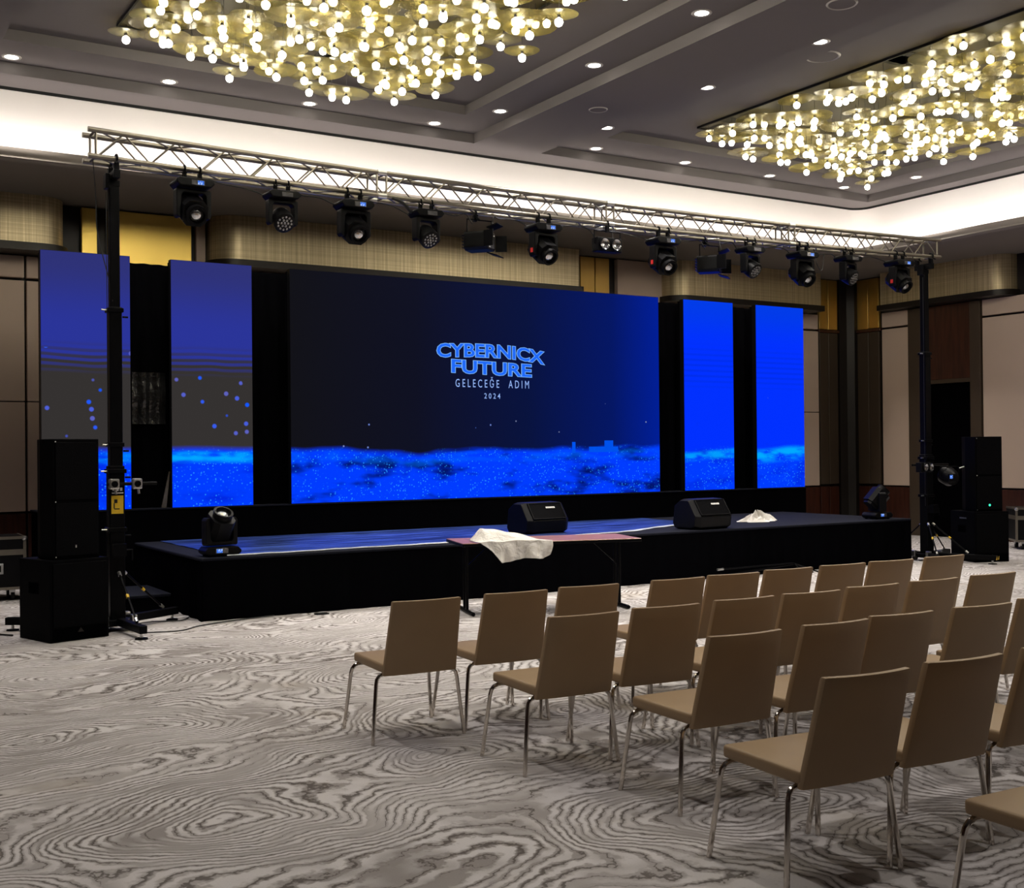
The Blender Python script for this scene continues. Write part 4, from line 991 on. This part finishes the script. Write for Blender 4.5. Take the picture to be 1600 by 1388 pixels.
# ================================================================== CABLES
def cable(pts, label, r=0.006, n=6):
    P = [Vector(p) for p in pts]; out = []
    for i in range(len(P)-1):
        p0, p1, p2, p3 = P[max(i-1, 0)], P[i], P[i+1], P[min(i+2, len(P)-1)]
        for k in range(6):
            s = k/6; out.append(0.5*((2*p1)+(p2-p0)*s+(2*p0-5*p1+4*p2-p3)*s*s+(3*p1-p0-3*p2+p3)*s**3))
    out.append(P[-1])
    return tag(MB().tube(out, r, n).build('power_cable', 'cable', None, True), label, 'cable', 'black cables')
cable([(2.75, 11.05, 0.01), (3.1, 10.95, 0.01), (3.35, 11.15, 0.01), (3.7, 11.30, 0.01), (4.2, 11.42, 0.01)], 'thin black cable on the carpet from the left tower to the stage')
cable([(2.78, 11.6, 0.01), (3.05, 11.7, 0.01), (3.3, 11.62, 0.01), (3.44, 11.8, 0.01)], 'black cable curling on the carpet between left tower and stage corner')
cable([(2.46, 11.42, 4.42), (2.50, 11.5, 4.1), (2.52, 11.52, 3.75), (2.60, 11.42, 3.3), (2.62, 11.38, 3.1)], 'thin black cable hanging from the left truss end', 0.005)
rb = random.Random(5)
hx_ = [3.36, 4.27, 5.06, 5.91, 6.66, 7.43, 8.34, 9.19, 10.06, 10.63, 11.57, 12.44, 13.48]
hn = ['first', 'second', 'third', 'fourth', 'fifth', 'sixth', 'seventh', 'eighth', 'ninth', 'tenth', 'eleventh', 'twelfth', 'thirteenth']
for i in range(len(hx_)-1):
    a, b = hx_[i]+0.15, hx_[i+1]-0.15; zb = lambda x: tz(x)-HT
    y = TYR-0.06
    cable([(a-0.02, TYF+0.06, zb(a)-0.16), (a+0.06, y, zb(a)-0.03), (a*0.7+b*0.3, y, zb(a)-0.035-rb.uniform(0, 0.03)), (a*0.35+b*0.65, y-0.03, zb(b)-0.03-rb.uniform(0, 0.05)), (b-0.05, TYF+0.1, zb(b)-0.05-rb.uniform(0, 0.08)), (b+0.02, TYF+0.07, zb(b)-0.17)],
          'black cable slung under the truss between the %s and %s lamps from left' % (hn[i], hn[i+1]), 0.007)
cable([(5.35, TYF+0.03, tz(5.4)-HT+0.03), (5.6, TYF-0.02, tz(5.6)-HT-0.04), (5.75, TYF+0.02, tz(5.7)-HT-0.13), (5.85, TYF+0.06, tz(5.8)-HT-0.10)], 'thick black cable bundle on the truss left of the fourth lamp', 0.018)
cable([(11.85, TYF+0.06, tz(11.8)-HT-0.03), (11.83, TYF, tz(11.8)-HT-0.22), (11.93, TYF, tz(11.9)-HT-0.32), (12.0, TYF+0.02, tz(12)-HT-0.10)], 'loose black cable loop hanging left of the twelfth truss lamp', 0.006)
cable([(1.35, 11.9, 0.012), (1.6, 11.75, 0.012), (1.75, 11.55, 0.012)], 'black cable on the carpet left of the left subwoofer', 0.009)

# black stand lying against the stage front, floor box
t = thing('microphone_stand', 'black folded microphone stand resting low against the stage front', 'stand', (0, 0, 0))
MB().tube([(10.08, 11.36, 0.03), (11.42, 11.36, 0.12)], 0.014, 8).build('tube', 'blkm', t, True)
MB().tube([(10.07, 11.33, 0.125), (11.40, 11.35, 0.13)], 0.010, 8).build('boom', 'blkm', t, True)
MB().tube([(10.04, 11.33, 0.125), (10.14, 11.33, 0.126)], 0.015, 8).build('silver_end', 'silver', t, True)
for a in (-50, 20, 90): rod('leg', (11.42, 11.36, 0.12), (11.42+0.26*math.cos(R_(a)), 11.22-0.06*math.cos(R_(a)), 0.012), 0.010, 'blkm', t)
fb = thing('floor_box', 'small dark floor outlet plate in the carpet before the stage', 'floor box', (4.66, 11.29, 0))
MB().box(-0.07, 0.07, -0.04, 0.04, 0.0, 0.012).build('plate', 'blkm', fb, False, 0.004, 1)
MB().box(-0.05, 0.05, -0.025, 0.025, 0.012, 0.018).build('lid', 'rubber', fb, False, 0.003, 1)
